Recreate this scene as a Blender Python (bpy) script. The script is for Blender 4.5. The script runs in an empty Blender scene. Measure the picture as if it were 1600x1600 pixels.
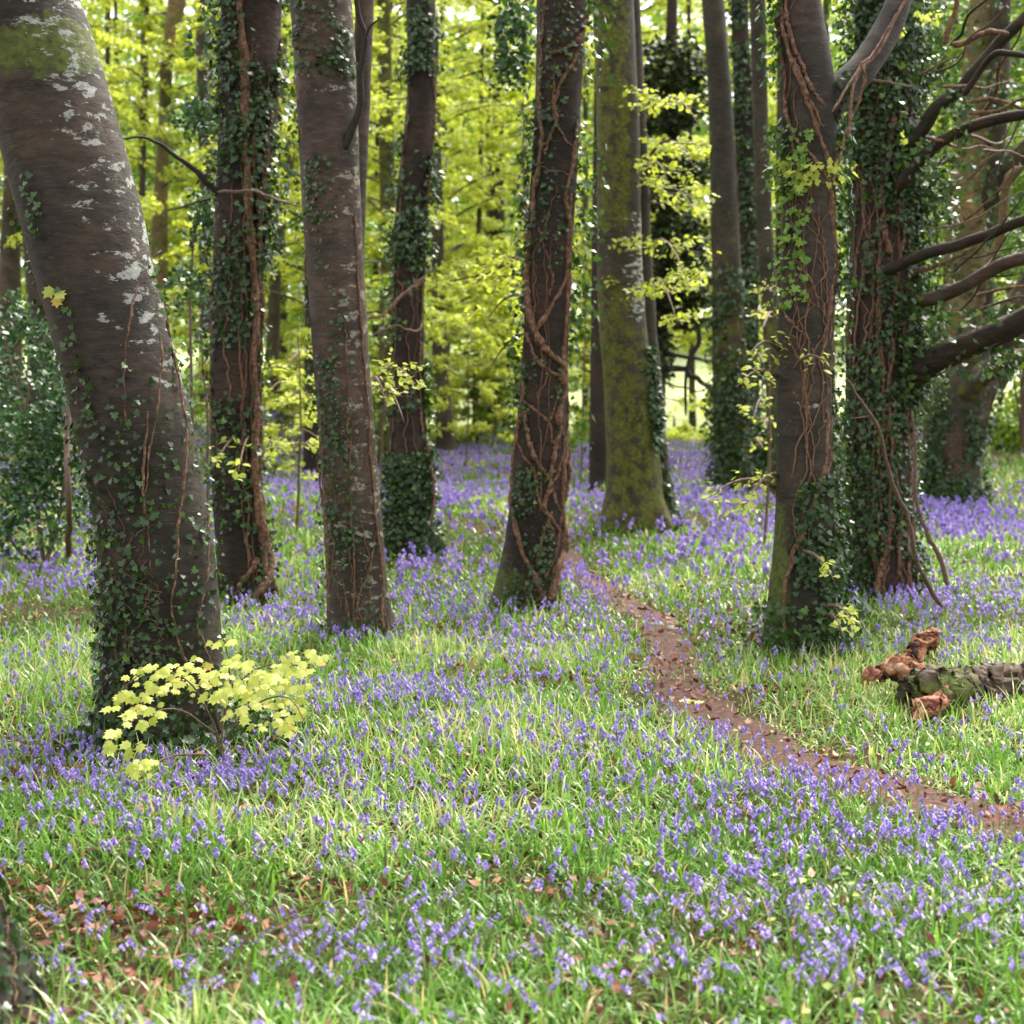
import bpy, math, random
import numpy as np
from mathutils import Vector
rng = np.random.default_rng(7)
random.seed(7)
S = bpy.context.scene
COL = S.collection
PI = math.pi

# ------------------------------------------------------------------ camera, sky, sun, exposure
F = 2333.0            # focal length in photo pixels (1600 wide)
HC = 1.65
PITCH = math.atan(200 / F)
cam_d = bpy.data.cameras.new('camera')
cam = bpy.data.objects.new('camera', cam_d); COL.objects.link(cam)
cam.location = (0, 0, HC)
cam.rotation_euler = (PI / 2 - PITCH, 0, 0)
cam_d.sensor_width = 36; cam_d.lens = F / 1600 * 36
cam_d.clip_end = 2000; cam_d.clip_start = 0.05
cam_d.dof.use_dof = True; cam_d.dof.focus_distance = 6.8; cam_d.dof.aperture_fstop = 3.0
S.camera = cam

SUN_EL, SUN_AZ = math.radians(52), math.radians(28)     # azimuth clockwise from +Y: behind the wood, to the right
w = bpy.data.worlds.new('World'); S.world = w; w.use_nodes = True
nt = w.node_tree; nt.nodes.clear()
sky = nt.nodes.new('ShaderNodeTexSky'); sky.sky_type = 'NISHITA'; sky.sun_disc = False
sky.sun_elevation = SUN_EL; sky.sun_rotation = SUN_AZ; sky.air_density = 1.0; sky.dust_density = 3.0
hsv = nt.nodes.new('ShaderNodeHueSaturation'); hsv.inputs['Saturation'].default_value = 0.10
bg = nt.nodes.new('ShaderNodeBackground'); bg.inputs['Strength'].default_value = 0.15
out = nt.nodes.new('ShaderNodeOutputWorld')
nt.links.new(sky.outputs[0], hsv.inputs['Color']); nt.links.new(hsv.outputs[0], bg.inputs[0]); nt.links.new(bg.outputs[0], out.inputs[0])
sl = bpy.data.lights.new('sun', 'SUN'); sl.energy = 2.3; sl.angle = math.radians(26); sl.color = (1.0, 0.92, 0.78)
so = bpy.data.objects.new('sun', sl); COL.objects.link(so); so.location = (0, 0, 30)
dsun = Vector((math.sin(SUN_AZ) * math.cos(SUN_EL), math.cos(SUN_AZ) * math.cos(SUN_EL), math.sin(SUN_EL)))
so.rotation_euler = dsun.to_track_quat('Z', 'Y').to_euler()
S.view_settings.view_transform = 'Standard'; S.view_settings.look = 'None'
S.view_settings.exposure = 1.84; S.view_settings.gamma = 1.0
S.cycles.max_bounces = 6; S.cycles.diffuse_bounces = 3; S.cycles.glossy_bounces = 2
S.cycles.transmission_bounces = 4; S.cycles.transparent_max_bounces = 4
S.cycles.caustics_reflective = False; S.cycles.caustics_refractive = False
S.cycles.use_denoising = True
S.cycles.use_adaptive_sampling = True; S.cycles.adaptive_threshold = 0.03
S.cycles.sample_clamp_indirect = 4

# ------------------------------------------------------------------ numpy helpers
def vnoise(p, scale=1.0, seed=0):
    p = np.atleast_2d(np.asarray(p, float)) * scale
    if p.shape[1] == 2: p = np.c_[p, np.zeros(len(p))]
    i = np.floor(p).astype(np.int64); f = p - i; f = f * f * (3 - 2 * f)
    def h(ix, iy, iz):
        n = (ix * 374761393 + iy * 668265263 + iz * 2147483647 + seed * 974634777) & 0xffffffff
        n = ((n ^ (n >> 13)) * 1274126177) & 0xffffffff
        return ((n ^ (n >> 16)) & 0xffff) / 65535.0
    r = 0
    for dx in (0, 1):
        for dy in (0, 1):
            for dz in (0, 1):
                wgt = (f[:, 0] if dx else 1 - f[:, 0]) * (f[:, 1] if dy else 1 - f[:, 1]) * (f[:, 2] if dz else 1 - f[:, 2])
                r = r + wgt * h(i[:, 0] + dx, i[:, 1] + dy, i[:, 2] + dz)
    return r
def fbm(p, scale=1.0, seed=0, o=3):
    return sum(vnoise(p, scale * 2 ** k, seed + k * 17) * 0.5 ** k for k in range(o)) / sum(0.5 ** k for k in range(o))
def sstep(a, b, x):
    t = np.clip((np.asarray(x, float) - a) / (b - a), 0, 1); return t * t * (3 - 2 * t)
def gz(x, y):
    x = np.asarray(x, float); y = np.asarray(y, float)
    sh = np.broadcast(x, y).shape
    x = np.broadcast_to(x, sh).ravel(); y = np.broadcast_to(y, sh).ravel()
    p = np.c_[x, y]
    z = (fbm(p, 0.55, 3, 2) - 0.5) * 0.16 * sstep(2, 6, y) + (vnoise(p, 0.16, 9) - 0.5) * 0.22 * sstep(5, 14, y) * (1 - sstep(26, 40, y))
    z = z + 1.7 * sstep(15, 36, y) * sstep(2.6, 7.5, -x) + 0.085 * np.maximum(y - 50, 0) * (1 - 0.5 * sstep(100, 400, y))
    z = z + 0.5 * sstep(18, 40, y) * sstep(5, 9, x)
    return z.reshape(sh)
def ray(px, py):
    a = (px - 800) / F; b = (800 - py) / F
    return np.array([a, math.cos(PITCH) + b * math.sin(PITCH), -math.sin(PITCH) + b * math.cos(PITCH)])
def at(px, py, Y):
    d = ray(px, py); return np.array([0, 0, HC]) + d * (Y / d[1])
def gp(px, py):
    """ground point seen at a photo pixel"""
    d = ray(px, py); t = 2.0
    for _ in range(6000):
        p = np.array([0, 0, HC]) + d * t
        if p[2] <= float(gz(p[0], p[1])): break
        t += 0.01 + t * 0.001
    return p
def proj(P):
    P = np.atleast_2d(P); q = P - np.array([0, 0, HC])
    dep = q[:, 1] * math.cos(PITCH) - q[:, 2] * math.sin(PITCH)
    up = q[:, 1] * math.sin(PITCH) + q[:, 2] * math.cos(PITCH)
    return 800 + F * q[:, 0] / dep, 800 - F * up / dep, dep
def nrm(v): return v / (np.linalg.norm(v, axis=-1, keepdims=True) + 1e-9)

# ------------------------------------------------------------------ object helpers
def tag(o, label=None, cat=None, group=None, kind=None):
    if label: o['label'] = label
    if cat: o['category'] = cat
    if group: o['group'] = group
    if kind: o['kind'] = kind
    return o
def mk(name, V, Fc, mat, parent=None, smooth=True, attrs=None, origin=None):
    V = np.asarray(V, np.float32).reshape(-1, 3); Fc = np.asarray(Fc, np.int32)
    if parent is not None: V = V - np.array(parent.location, np.float32)
    elif origin is not None: V = V - np.array(origin, np.float32)
    me = bpy.data.meshes.new(name); k = Fc.shape[1]
    me.vertices.add(len(V)); me.vertices.foreach_set('co', V.ravel())
    me.loops.add(Fc.size); me.loops.foreach_set('vertex_index', Fc.ravel())
    me.polygons.add(len(Fc)); me.polygons.foreach_set('loop_start', np.arange(0, Fc.size, k, dtype=np.int32))
    if smooth: me.polygons.foreach_set('use_smooth', np.ones(len(Fc), bool))
    for an, av in (attrs or {}).items():
        a = me.attributes.new(an, 'FLOAT', 'POINT'); a.data.foreach_set('value', np.asarray(av, np.float32).ravel())
    me.update(calc_edges=True); me.materials.append(mat)
    o = bpy.data.objects.new(name, me); COL.objects.link(o)
    if parent is not None: o.parent = parent
    elif origin is not None: o.location = tuple(float(c) for c in origin)
    return o
def empty(name, loc):
    o = bpy.data.objects.new(name, None); COL.objects.link(o); o.location = tuple(float(c) for c in loc)
    o.empty_display_size = 0.2
    return o
def inst(tv, tf, P, D, N, s):
    """copies of a small template (x across, y along, z normal) merged: P places, D direction, N normal, s size"""
    P = np.atleast_2d(P); D = nrm(D); N = N - (N * D).sum(-1, keepdims=True) * D; N = nrm(N); X = np.cross(D, N)
    s = np.asarray(s, float).reshape(-1, 1, 1) * np.ones((len(P), 1, 1))
    V = P[:, None, :] + s * (tv[None, :, 0:1] * X[:, None, :] + tv[None, :, 1:2] * D[:, None, :] + tv[None, :, 2:3] * N[:, None, :])
    Fc = tf[None] + (np.arange(len(P)) * len(tv))[:, None, None]
    return V.reshape(-1, 3), Fc.reshape(-1, tf.shape[1])
def join(parts):
    Vs, Fs, Ts, o = [], [], [], 0
    for p in parts:
        Vs.append(p[0]); Fs.append(p[1] + o); o += len(p[0])
        if len(p) > 2: Ts.append(p[2])
    return np.concatenate(Vs), np.concatenate(Fs), (np.concatenate(Ts) if Ts else None)
def tube(P, R, n=8, wob=0.0, seed=0, cap=True):
    P = np.asarray(P, float); m = len(P); R = np.broadcast_to(np.asarray(R, float), (m,)).copy()
    T = nrm(np.gradient(P, axis=0)); ref = np.array([0, 0, 1.0]) if abs(T[0, 2]) < 0.8 else np.array([0, 1.0, 0])
    A = np.zeros((m, 3)); a = nrm(np.cross(T[0], ref))
    for i in range(m):
        a = a - (a @ T[i]) * T[i]; a = a / (np.linalg.norm(a) + 1e-9); A[i] = a
    B = np.cross(T, A)
    th = np.arange(n) * 2 * PI / n
    rr = R[:, None] * np.ones(n)
    if wob:
        q = np.stack([np.cos(th)[None] * 1.3 + 0 * R[:, None], np.sin(th)[None] * 1.3 + 0 * R[:, None], (np.arange(m) * 0.6)[:, None] + 0 * th[None]], -1).reshape(-1, 3)
        rr = rr * (1 + wob * (fbm(q, 1.1, seed) - 0.5).reshape(m, n) * 2)
    if cap: rr[0] *= 0.3; rr[-1] *= 0.25
    V = P[:, None] + rr[..., None] * (np.cos(th)[None, :, None] * A[:, None] + np.sin(th)[None, :, None] * B[:, None])
    i, j = np.meshgrid(np.arange(m - 1), np.arange(n), indexing='ij'); j2 = (j + 1) % n
    Fc = np.stack([i * n + j, i * n + j2, (i + 1) * n + j2, (i + 1) * n + j], -1).reshape(-1, 4)
    return V.reshape(-1, 3), Fc
def curve(pts, m=24, jit=0.0, seed=0):
    pts = np.asarray(pts, float); k = len(pts)
    d = np.r_[0, np.cumsum(np.linalg.norm(np.diff(pts, axis=0), axis=1))]; t = np.linspace(0, d[-1], m)
    ext = np.vstack([2 * pts[0] - pts[1], pts, 2 * pts[-1] - pts[-2]])
    idx = np.clip(np.searchsorted(d, t, side='right') - 1, 0, k - 2)
    u = ((t - d[idx]) / (d[idx + 1] - d[idx] + 1e-9))[:, None]
    p0, p1, p2, p3 = ext[idx], ext[idx + 1], ext[idx + 2], ext[idx + 3]
    C = 0.5 * (2 * p1 + (p2 - p0) * u + (2 * p0 - 5 * p1 + 4 * p2 - p3) * u ** 2 + (3 * p1 - p0 - 3 * p2 + p3) * u ** 3)
    if jit:
        r = np.random.default_rng(seed); n = r.normal(0, 1, (m, pts.shape[1])); n[1:-1] = (n[:-2] + n[1:-1] + n[2:]) / 2; n[0] = n[-1] = 0
        C = C + n * jit
    return C

# ------------------------------------------------------------------ materials
def srgb(c): return tuple(((x / 255) / 12.92 if x / 255 <= 0.04045 else ((x / 255 + 0.055) / 1.055) ** 2.4) for x in c)
def new_mat(name):
    m = bpy.data.materials.new(name); m.use_nodes = True; n = m.node_tree; n.nodes.clear()
    o = n.nodes.new('ShaderNodeOutputMaterial'); b = n.nodes.new('ShaderNodeBsdfPrincipled')
    return m, n, o, b
def ramp(n, cols):
    r = n.nodes.new('ShaderNodeValToRGB'); e = r.color_ramp.elements
    while len(e) < len(cols): e.new(0.5)
    for i, (p, c) in enumerate(cols): e[i].position = p; e[i].color = (*c, 1)
    return r
def leaf_mat(name, cols, trans=0.4, rough=0.45, spec=0.4, tcol=1.25):
    m, n, o, b = new_mat(name); L = n.links
    a = n.nodes.new('ShaderNodeAttribute'); a.attribute_name = 'tint'
    r = ramp(n, cols); L.new(a.outputs['Fac'], r.inputs[0])
    L.new(r.outputs[0], b.inputs['Base Color']); b.inputs['Roughness'].default_value = rough
    b.inputs['Specular IOR Level'].default_value = spec
    if trans:
        t = n.nodes.new('ShaderNodeBsdfTranslucent'); g = n.nodes.new('ShaderNodeMix'); g.data_type = 'RGBA'; g.blend_type = 'MULTIPLY'
        g.inputs[0].default_value = 1; L.new(r.outputs[0], g.inputs[6]); g.inputs[7].default_value = (tcol, tcol, tcol * 0.7, 1)
        L.new(g.outputs[2], t.inputs[0])
        x = n.nodes.new('ShaderNodeMixShader'); x.inputs[0].default_value = trans
        L.new(b.outputs[0], x.inputs[1]); L.new(t.outputs[0], x.inputs[2]); L.new(x.outputs[0], o.inputs[0])
    else: L.new(b.outputs[0], o.inputs[0])
    return m
def bark_mat(name, c1, c2, lich=(0.42, 0.44, 0.40), moss=(0.075, 0.095, 0.012), rough=0.75, scale=1.0, spec=0.35, bump=0.5):
    m, n, o, b = new_mat(name); L = n.links; N = n.nodes.new
    tc = N('ShaderNodeTexCoord'); mp = N('ShaderNodeMapping'); mp.inputs['Scale'].default_value = (1, 1, 2.6)
    L.new(tc.outputs['Object'], mp.inputs[0])
    n1 = N('ShaderNodeTexNoise'); n1.inputs['Scale'].default_value = 9 * scale; n1.inputs['Detail'].default_value = 7; n1.inputs['Roughness'].default_value = 0.65
    L.new(mp.outputs[0], n1.inputs[0])
    r1 = ramp(n, [(0.3, c1), (0.72, c2)]); L.new(n1.outputs[0], r1.inputs[0])
    # broad mottling
    n0 = N('ShaderNodeTexNoise'); n0.inputs['Scale'].default_value = 2.1; n0.inputs['Detail'].default_value = 3; L.new(tc.outputs['Object'], n0.inputs[0])
    mx0 = N('ShaderNodeMix'); mx0.data_type = 'RGBA'; mx0.blend_type = 'MULTIPLY'; mx0.inputs[0].default_value = 1.0
    r0 = ramp(n, [(0.36, (0.42, 0.50, 0.32)), (0.5, (0.9, 0.9, 0.9)), (0.66, (1.5, 1.32, 1.2))]); L.new(n0.outputs[0], r0.inputs[0])
    L.new(r1.outputs[0], mx0.inputs[6]); L.new(r0.outputs[0], mx0.inputs[7])
    # fine horizontal lenticels
    mp2 = N('ShaderNodeMapping'); mp2.inputs['Scale'].default_value = (7, 7, 60); L.new(tc.outputs['Object'], mp2.inputs[0])
    n2 = N('ShaderNodeTexNoise'); n2.inputs['Scale'].default_value = 2.2 * scale; n2.inputs['Detail'].default_value = 2; L.new(mp2.outputs[0], n2.inputs[0])
    r2 = ramp(n, [(0.62, (0, 0, 0)), (0.72, (1, 1, 1))]); L.new(n2.outputs[0], r2.inputs[0])
    mx = N('ShaderNodeMix'); mx.data_type = 'RGBA'; m2 = N('ShaderNodeMath'); m2.operation = 'MULTIPLY'; m2.inputs[1].default_value = 0.55
    L.new(r2.outputs[0], m2.inputs[0]); L.new(m2.outputs[0], mx.inputs[0]); L.new(mx0.outputs[2], mx.inputs[6]); mx.inputs[7].default_value = (*[min(1, c * 1.5 + 0.02) for c in c2], 1)
    # moss
    am = N('ShaderNodeAttribute'); am.attribute_name = 'moss'
    nm = N('ShaderNodeTexNoise'); nm.inputs['Scale'].default_value = 7; nm.inputs['Detail'].default_value = 8; nm.inputs['Roughness'].default_value = 0.7; L.new(tc.outputs['Object'], nm.inputs[0])
    ad = N('ShaderNodeMath'); ad.operation = 'ADD'; L.new(am.outputs['Fac'], ad.inputs[0]); L.new(nm.outputs[0], ad.inputs[1])
    rm = ramp(n, [(0.88, (0, 0, 0)), (0.98, (1, 1, 1))]); L.new(ad.outputs[0], rm.inputs[0])
    sc = N('ShaderNodeMath'); sc.operation = 'MULTIPLY'; sc.inputs[1].default_value = 0.9; L.new(rm.outputs[0], sc.inputs[0])
    nmc = N('ShaderNodeTexNoise'); nmc.inputs['Scale'].default_value = 30; L.new(tc.outputs['Object'], nmc.inputs[0])
    rmc = ramp(n, [(0.3, tuple(c * 0.45 for c in moss)), (0.7, tuple(c * 1.35 for c in moss))]); L.new(nmc.outputs[0], rmc.inputs[0])
    mm = N('ShaderNodeMix'); mm.data_type = 'RGBA'; L.new(sc.outputs[0], mm.inputs[0]); L.new(mx.outputs[2], mm.inputs[6]); L.new(rmc.outputs[0], mm.inputs[7])
    # lichen
    al = N('ShaderNodeAttribute'); al.attribute_name = 'lichen'
    mp3 = N('ShaderNodeMapping'); mp3.inputs['Scale'].default_value = (1, 1, 2.1); L.new(tc.outputs['Object'], mp3.inputs[0])
    nl = N('ShaderNodeTexNoise'); nl.inputs['Scale'].default_value = 8.5; nl.inputs['Detail'].default_value = 5; nl.inputs['Roughness'].default_value = 0.68; nl.inputs['Distortion'].default_value = 0.15; L.new(mp3.outputs[0], nl.inputs[0])
    a2 = N('ShaderNodeMath'); a2.operation = 'ADD'; L.new(al.outputs['Fac'], a2.inputs[0]); L.new(nl.outputs[0], a2.inputs[1])
    rl = ramp(n, [(0.93, (0, 0, 0)), (0.965, (1, 1, 1))]); L.new(a2.outputs[0], rl.inputs[0])
    nlc = N('ShaderNodeTexNoise'); nlc.inputs['Scale'].default_value = 55; L.new(tc.outputs['Object'], nlc.inputs[0])
    rlc = ramp(n, [(0.3, tuple(c * 0.6 for c in lich)), (0.7, lich)]); L.new(nlc.outputs[0], rlc.inputs[0])
    ml = N('ShaderNodeMix'); ml.data_type = 'RGBA'; L.new(rl.outputs[0], ml.inputs[0]); L.new(mm.outputs[2], ml.inputs[6]); L.new(rlc.outputs[0], ml.inputs[7])
    L.new(ml.outputs[2], b.inputs['Base Color'])
    b.inputs['Roughness'].default_value = rough; b.inputs['Specular IOR Level'].default_value = spec
    bp = N('ShaderNodeBump'); bp.inputs['Strength'].default_value = bump; bp.inputs['Distance'].default_value = 0.02
    sm = N('ShaderNodeMath'); sm.operation = 'ADD'; L.new(n1.outputs[0], sm.inputs[0]); L.new(nm.outputs[0], sm.inputs[1]); L.new(sm.outputs[0], bp.inputs['Height'])
    L.new(bp.outputs[0], b.inputs['Normal']); L.new(b.outputs[0], o.inputs[0])
    return m
def noise_mat(name, cols, scale=20, rough=0.9, bump=0.4, dist=0.01, spec=0.3, stretch=(1, 1, 1)):
    m, n, o, b = new_mat(name); L = n.links; N = n.nodes.new
    tc = N('ShaderNodeTexCoord'); mp = N('ShaderNodeMapping'); mp.inputs['Scale'].default_value = stretch; L.new(tc.outputs['Object'], mp.inputs[0])
    a = N('ShaderNodeTexNoise'); a.inputs['Scale'].default_value = scale; a.inputs['Detail'].default_value = 7; a.inputs['Roughness'].default_value = 0.65; L.new(mp.outputs[0], a.inputs[0])
    r = ramp(n, cols); L.new(a.outputs[0], r.inputs[0]); L.new(r.outputs[0], b.inputs['Base Color'])
    b.inputs['Roughness'].default_value = rough; b.inputs['Specular IOR Level'].default_value = spec
    bp = N('ShaderNodeBump'); bp.inputs['Strength'].default_value = bump; bp.inputs['Distance'].default_value = dist
    L.new(a.outputs[0], bp.inputs['Height']); L.new(bp.outputs[0], b.inputs['Normal']); L.new(b.outputs[0], o.inputs[0])
    return m

M = {}  # trunk barks below kept dark in place of shade from an unbuilt canopy
M['beech'] = bark_mat('beech_bark', (0.011, 0.009, 0.006), (0.054, 0.040, 0.028), lich=(0.34, 0.35, 0.32))
M['smooth'] = bark_mat('pinkish_bark', (0.024, 0.017, 0.012), (0.088, 0.060, 0.046), lich=(0.28, 0.25, 0.19))
M['dark'] = bark_mat('dark_bark', (0.010, 0.006, 0.004), (0.046, 0.028, 0.017), bump=0.9)
M['moss'] = bark_mat('mossy_bark', (0.016, 0.014, 0.008), (0.060, 0.048, 0.028), moss=(0.100, 0.105, 0.008))
M['tan'] = bark_mat('tan_bark', (0.05, 0.036, 0.016), (0.22, 0.15, 0.065), moss=(0.13, 0.125, 0.02))
M['far'] = bark_mat('far_bark', (0.030, 0.024, 0.014), (0.095, 0.072, 0.044), moss=(0.09, 0.10, 0.025))
M['vine'] = noise_mat('vine_bark', [(0.32, (0.035, 0.019, 0.012)), (0.5, (0.14, 0.072, 0.042)), (0.7, (0.30, 0.18, 0.115))], 34, 0.8, 1.0, 0.008)
M['thinvine'] = noise_mat('thin_vine_bark', [(0.3, (0.07, 0.035, 0.022)), (0.7, (0.24, 0.13, 0.08))], 40, 0.7, 0.6, 0.005)
M['twig'] = noise_mat('twig_bark', [(0.3, (0.05, 0.03, 0.022)), (0.7, (0.20, 0.125, 0.09))], 60, 0.7)
M['darktwig'] = noise_mat('dark_twig_bark', [(0.3, (0.012, 0.010, 0.008)), (0.7, (0.05, 0.04, 0.03))], 60, 0.7)
M['ivy'] = leaf_mat('ivy_leaf', [(0.0, (0.012, 0.032, 0.008)), (0.5, (0.026, 0.066, 0.012)), (0.85, (0.06, 0.13, 0.018)), (1.0, (0.18, 0.27, 0.035))], 0.2, 0.33, 0.45)
M['ivyyoung'] = leaf_mat('young_ivy_leaf', [(0.0, (0.07, 0.17, 0.02)), (1.0, (0.24, 0.38, 0.05))], 0.35, 0.4, 0.4)  # young leaves, a fresher green than the old ivy
M['holly'] = leaf_mat('holly_leaf', [(0.0, (0.012, 0.034, 0.013)), (0.6, (0.030, 0.085, 0.026)), (1.0, (0.09, 0.20, 0.045))], 0.2, 0.33, 0.45)
M['yew'] = leaf_mat('yew_needle', [(0.0, (0.006, 0.010, 0.004)), (0.7, (0.028, 0.05, 0.010)), (1.0, (0.10, 0.17, 0.03))], 0.1, 0.6)
M['beechleaf'] = leaf_mat('beech_leaf', [(0.0, (0.25, 0.32, 0.035)), (0.5, (0.43, 0.49, 0.065)), (1.0, (0.62, 0.66, 0.15))], 0.55, 0.5, 0.3)  # shifted paler and yellower, haze and glow put into the leaf colour
M['greenleaf'] = leaf_mat('green_leaf', [(0.0, (0.09, 0.17, 0.02)), (0.6, (0.19, 0.31, 0.035)), (1.0, (0.36, 0.46, 0.07))], 0.45, 0.45, 0.35)
M['paleleaf'] = leaf_mat('pale_leaf', [(0.0, (0.34, 0.42, 0.06)), (1.0, (0.62, 0.66, 0.16))], 0.5, 0.5, 0.3)
M['maple'] = leaf_mat('maple_leaf', [(0.0, (0.36, 0.42, 0.06)), (0.85, (0.68, 0.70, 0.22)), (1.0, (0.60, 0.45, 0.10))], 0.35, 0.5, 0.3)
M['grass'] = leaf_mat('grass_blade', [(0.0, (0.05, 0.12, 0.012)), (0.4, (0.12, 0.275, 0.028)), (0.75, (0.235, 0.40, 0.085)), (0.93, (0.50, 0.58, 0.28)), (1.0, (0.55, 0.42, 0.22))], 0.38, 0.33, 0.5)  # palest green stop also paints in the highlights on the blades
M['bell'] = leaf_mat('bluebell_petal', [(0.0, (0.20, 0.135, 0.52)), (0.5, (0.36, 0.26, 0.75)), (1.0, (0.66, 0.56, 0.92))], 0.35, 0.5, 0.3, 1.1)
M['bellstem'] = leaf_mat('bluebell_stem', [(0.0, (0.14, 0.20, 0.04)), (1.0, (0.20, 0.26, 0.07))], 0.1, 0.5)
M['litter'] = leaf_mat('dead_leaf', [(0.0, (0.05, 0.016, 0.010)), (0.5, (0.17, 0.050, 0.024)), (0.85, (0.32, 0.125, 0.06)), (1.0, (0.50, 0.32, 0.20))], 0.1, 0.6)
M['orangewood'] = noise_mat('rotten_wood', [(0.42, (0.03, 0.02, 0.016)), (0.47, (0.26, 0.10, 0.045)), (0.58, (0.40, 0.21, 0.12)), (0.7, (0.62, 0.46, 0.32))], 11, 0.9, 1.0, 0.03)
M['pinkwood'] = noise_mat('broken_wood', [(0.3, (0.15, 0.05, 0.035)), (0.7, (0.50, 0.21, 0.13))], 14, 0.8, 0.8, 0.02, stretch=(1, 5, 5))
M['logbark'] = bark_mat('log_bark', (0.022, 0.015, 0.010), (0.15, 0.095, 0.062), moss=(0.10, 0.13, 0.02), bump=1.0)
M['stone'] = noise_mat('stone', [(0.3, (0.10, 0.11, 0.09)), (0.7, (0.30, 0.31, 0.27))], 12)
M['post'] = noise_mat('weathered_post', [(0.3, (0.10, 0.055, 0.035)), (0.7, (0.25, 0.16, 0.11))], 20)
M['wire'] = noise_mat('fence_wire', [(0.3, (0.1, 0.1, 0.09)), (0.7, (0.2, 0.2, 0.18))], 20)
M['path'] = noise_mat('trodden_earth', [(0.3, (0.020, 0.010, 0.007)), (0.5, (0.068, 0.030, 0.021)), (0.72, (0.14, 0.070, 0.050))], 30, 0.9, 0.5, 0.012)

def ground_mat():
    m, n, o, b = new_mat('woodland_floor'); L = n.links; N = n.nodes.new
    tc = N('ShaderNodeTexCoord')
    a = N('ShaderNodeTexNoise'); a.inputs['Scale'].default_value = 14; a.inputs['Detail'].default_value = 8; a.inputs['Roughness'].default_value = 0.7; L.new(tc.outputs['Object'], a.inputs[0])
    r = ramp(n, [(0.3, (0.018, 0.012, 0.007)), (0.48, (0.045, 0.035, 0.014)), (0.62, (0.09, 0.045, 0.024)), (0.8, (0.07, 0.10, 0.022))]); L.new(a.outputs[0], r.inputs[0])
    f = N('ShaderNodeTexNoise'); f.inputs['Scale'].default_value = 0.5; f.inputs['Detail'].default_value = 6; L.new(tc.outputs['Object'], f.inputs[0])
    rf = ramp(n, [(0.35, (0.46, 0.55, 0.24)), (0.65, (0.66, 0.70, 0.40))]); L.new(f.outputs[0], rf.inputs[0])  # field grass made extra pale, strong open sunlight put into its colour
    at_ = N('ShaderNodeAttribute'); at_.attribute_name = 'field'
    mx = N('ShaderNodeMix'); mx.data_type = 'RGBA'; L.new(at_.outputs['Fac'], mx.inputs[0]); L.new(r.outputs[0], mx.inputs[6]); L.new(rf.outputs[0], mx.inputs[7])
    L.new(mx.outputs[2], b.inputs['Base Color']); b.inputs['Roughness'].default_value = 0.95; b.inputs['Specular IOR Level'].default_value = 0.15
    bp = N('ShaderNodeBump'); bp.inputs['Distance'].default_value = 0.03; bp.inputs['Strength'].default_value = 0.8; L.new(a.outputs[0], bp.inputs['Height']); L.new(bp.outputs[0], b.inputs['Normal'])
    L.new(b.outputs[0], o.inputs[0]); return m
M['ground'] = ground_mat()

# ------------------------------------------------------------------ ground and path
xs = np.r_[-600, -300, -150, -80, -50, np.arange(-32, -12, 0.8), np.arange(-12, 12.01, 0.16), np.arange(12.8, 33, 0.8), 50, 80, 150, 300, 600]
ys = np.r_[-300, -100, -30, -8, -2, 0, np.arange(1, 20, 0.16), np.arange(20, 60, 0.5), np.arange(60, 120, 3), 140, 180, 240, 320, 450, 700, 1000]
GX, GY = np.meshgrid(xs, ys)
GV = np.stack([GX, GY, gz(GX, GY)], -1).reshape(-1, 3)
nx, ny = len(xs), len(ys)
i, j = np.meshgrid(np.arange(ny - 1), np.arange(nx - 1), indexing='ij')
GF = np.stack([i * nx + j, i * nx + j + 1, (i + 1) * nx + j + 1, (i + 1) * nx + j], -1).reshape(-1, 4)
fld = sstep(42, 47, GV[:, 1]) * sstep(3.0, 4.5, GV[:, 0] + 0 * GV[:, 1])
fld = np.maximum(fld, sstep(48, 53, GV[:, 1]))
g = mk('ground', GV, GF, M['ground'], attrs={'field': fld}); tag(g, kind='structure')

PATH_PX = [(850, 838, 838, 868), (868, 868, 895, 900), (900, 895, 925, 930), (940, 942, 1000, 970), (975, 1000, 1060, 1005), (1010, 1014, 1078, 0), (1050, 1006, 1085, 0), (1095, 1030, 1125, 0), (1140, 1095, 1200, 0), (1185, 1165, 1290, 0), (1225, 1260, 1420, 0), (1262, 1380, 1560, 0), (1300, 1500, 1720, 0), (1340, 1640, 1900, 0)]
pl = np.array([gp(a[1], a[0])[:2] for a in PATH_PX]); pr = np.array([gp(a[2], a[0])[:2] for a in PATH_PX])
PC = curve((pl + pr) / 2, 90); PW = curve(np.c_[np.linalg.norm(pl - pr, axis=1) / 2, np.zeros(len(pl))], 90)[:, 0]
PW = np.clip(PW, 0.13, 0.30); PW[45:] *= np.linspace(1, .72, 45)
tn = nrm(np.gradient(PC, axis=0)); pn = np.c_[-tn[:, 1], tn[:, 0]]
us = np.linspace(-1.35, 1.35, 13)
jit = (vnoise(np.c_[np.arange(90) * 0.37, np.zeros(90)], 1, 5) - 0.5) * 0.12
PV = []
for k in range(90):
    for u in us:
        q = PC[k] + pn[k] * (u * PW[k] + jit[k])
        PV.append([q[0], q[1], float(gz(q[0], q[1])) + 0.022 - 0.035 * max(0, abs(u) - 0.9) / 0.45 - 0.0])
pf = [[a * 13 + b, a * 13 + b + 1, (a + 1) * 13 + b + 1, (a + 1) * 13 + b] for a in range(89) for b in range(12)]
p_ = mk('path', PV, pf, M['path']); tag(p_, kind='structure')
def path_dist(x, y):
    d = np.full(x.shape, 9.0)
    for k in range(0, 90, 2):
        d = np.minimum(d, np.hypot(x - PC[k, 0], y - PC[k, 1]) / PW[k])
    return d

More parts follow.
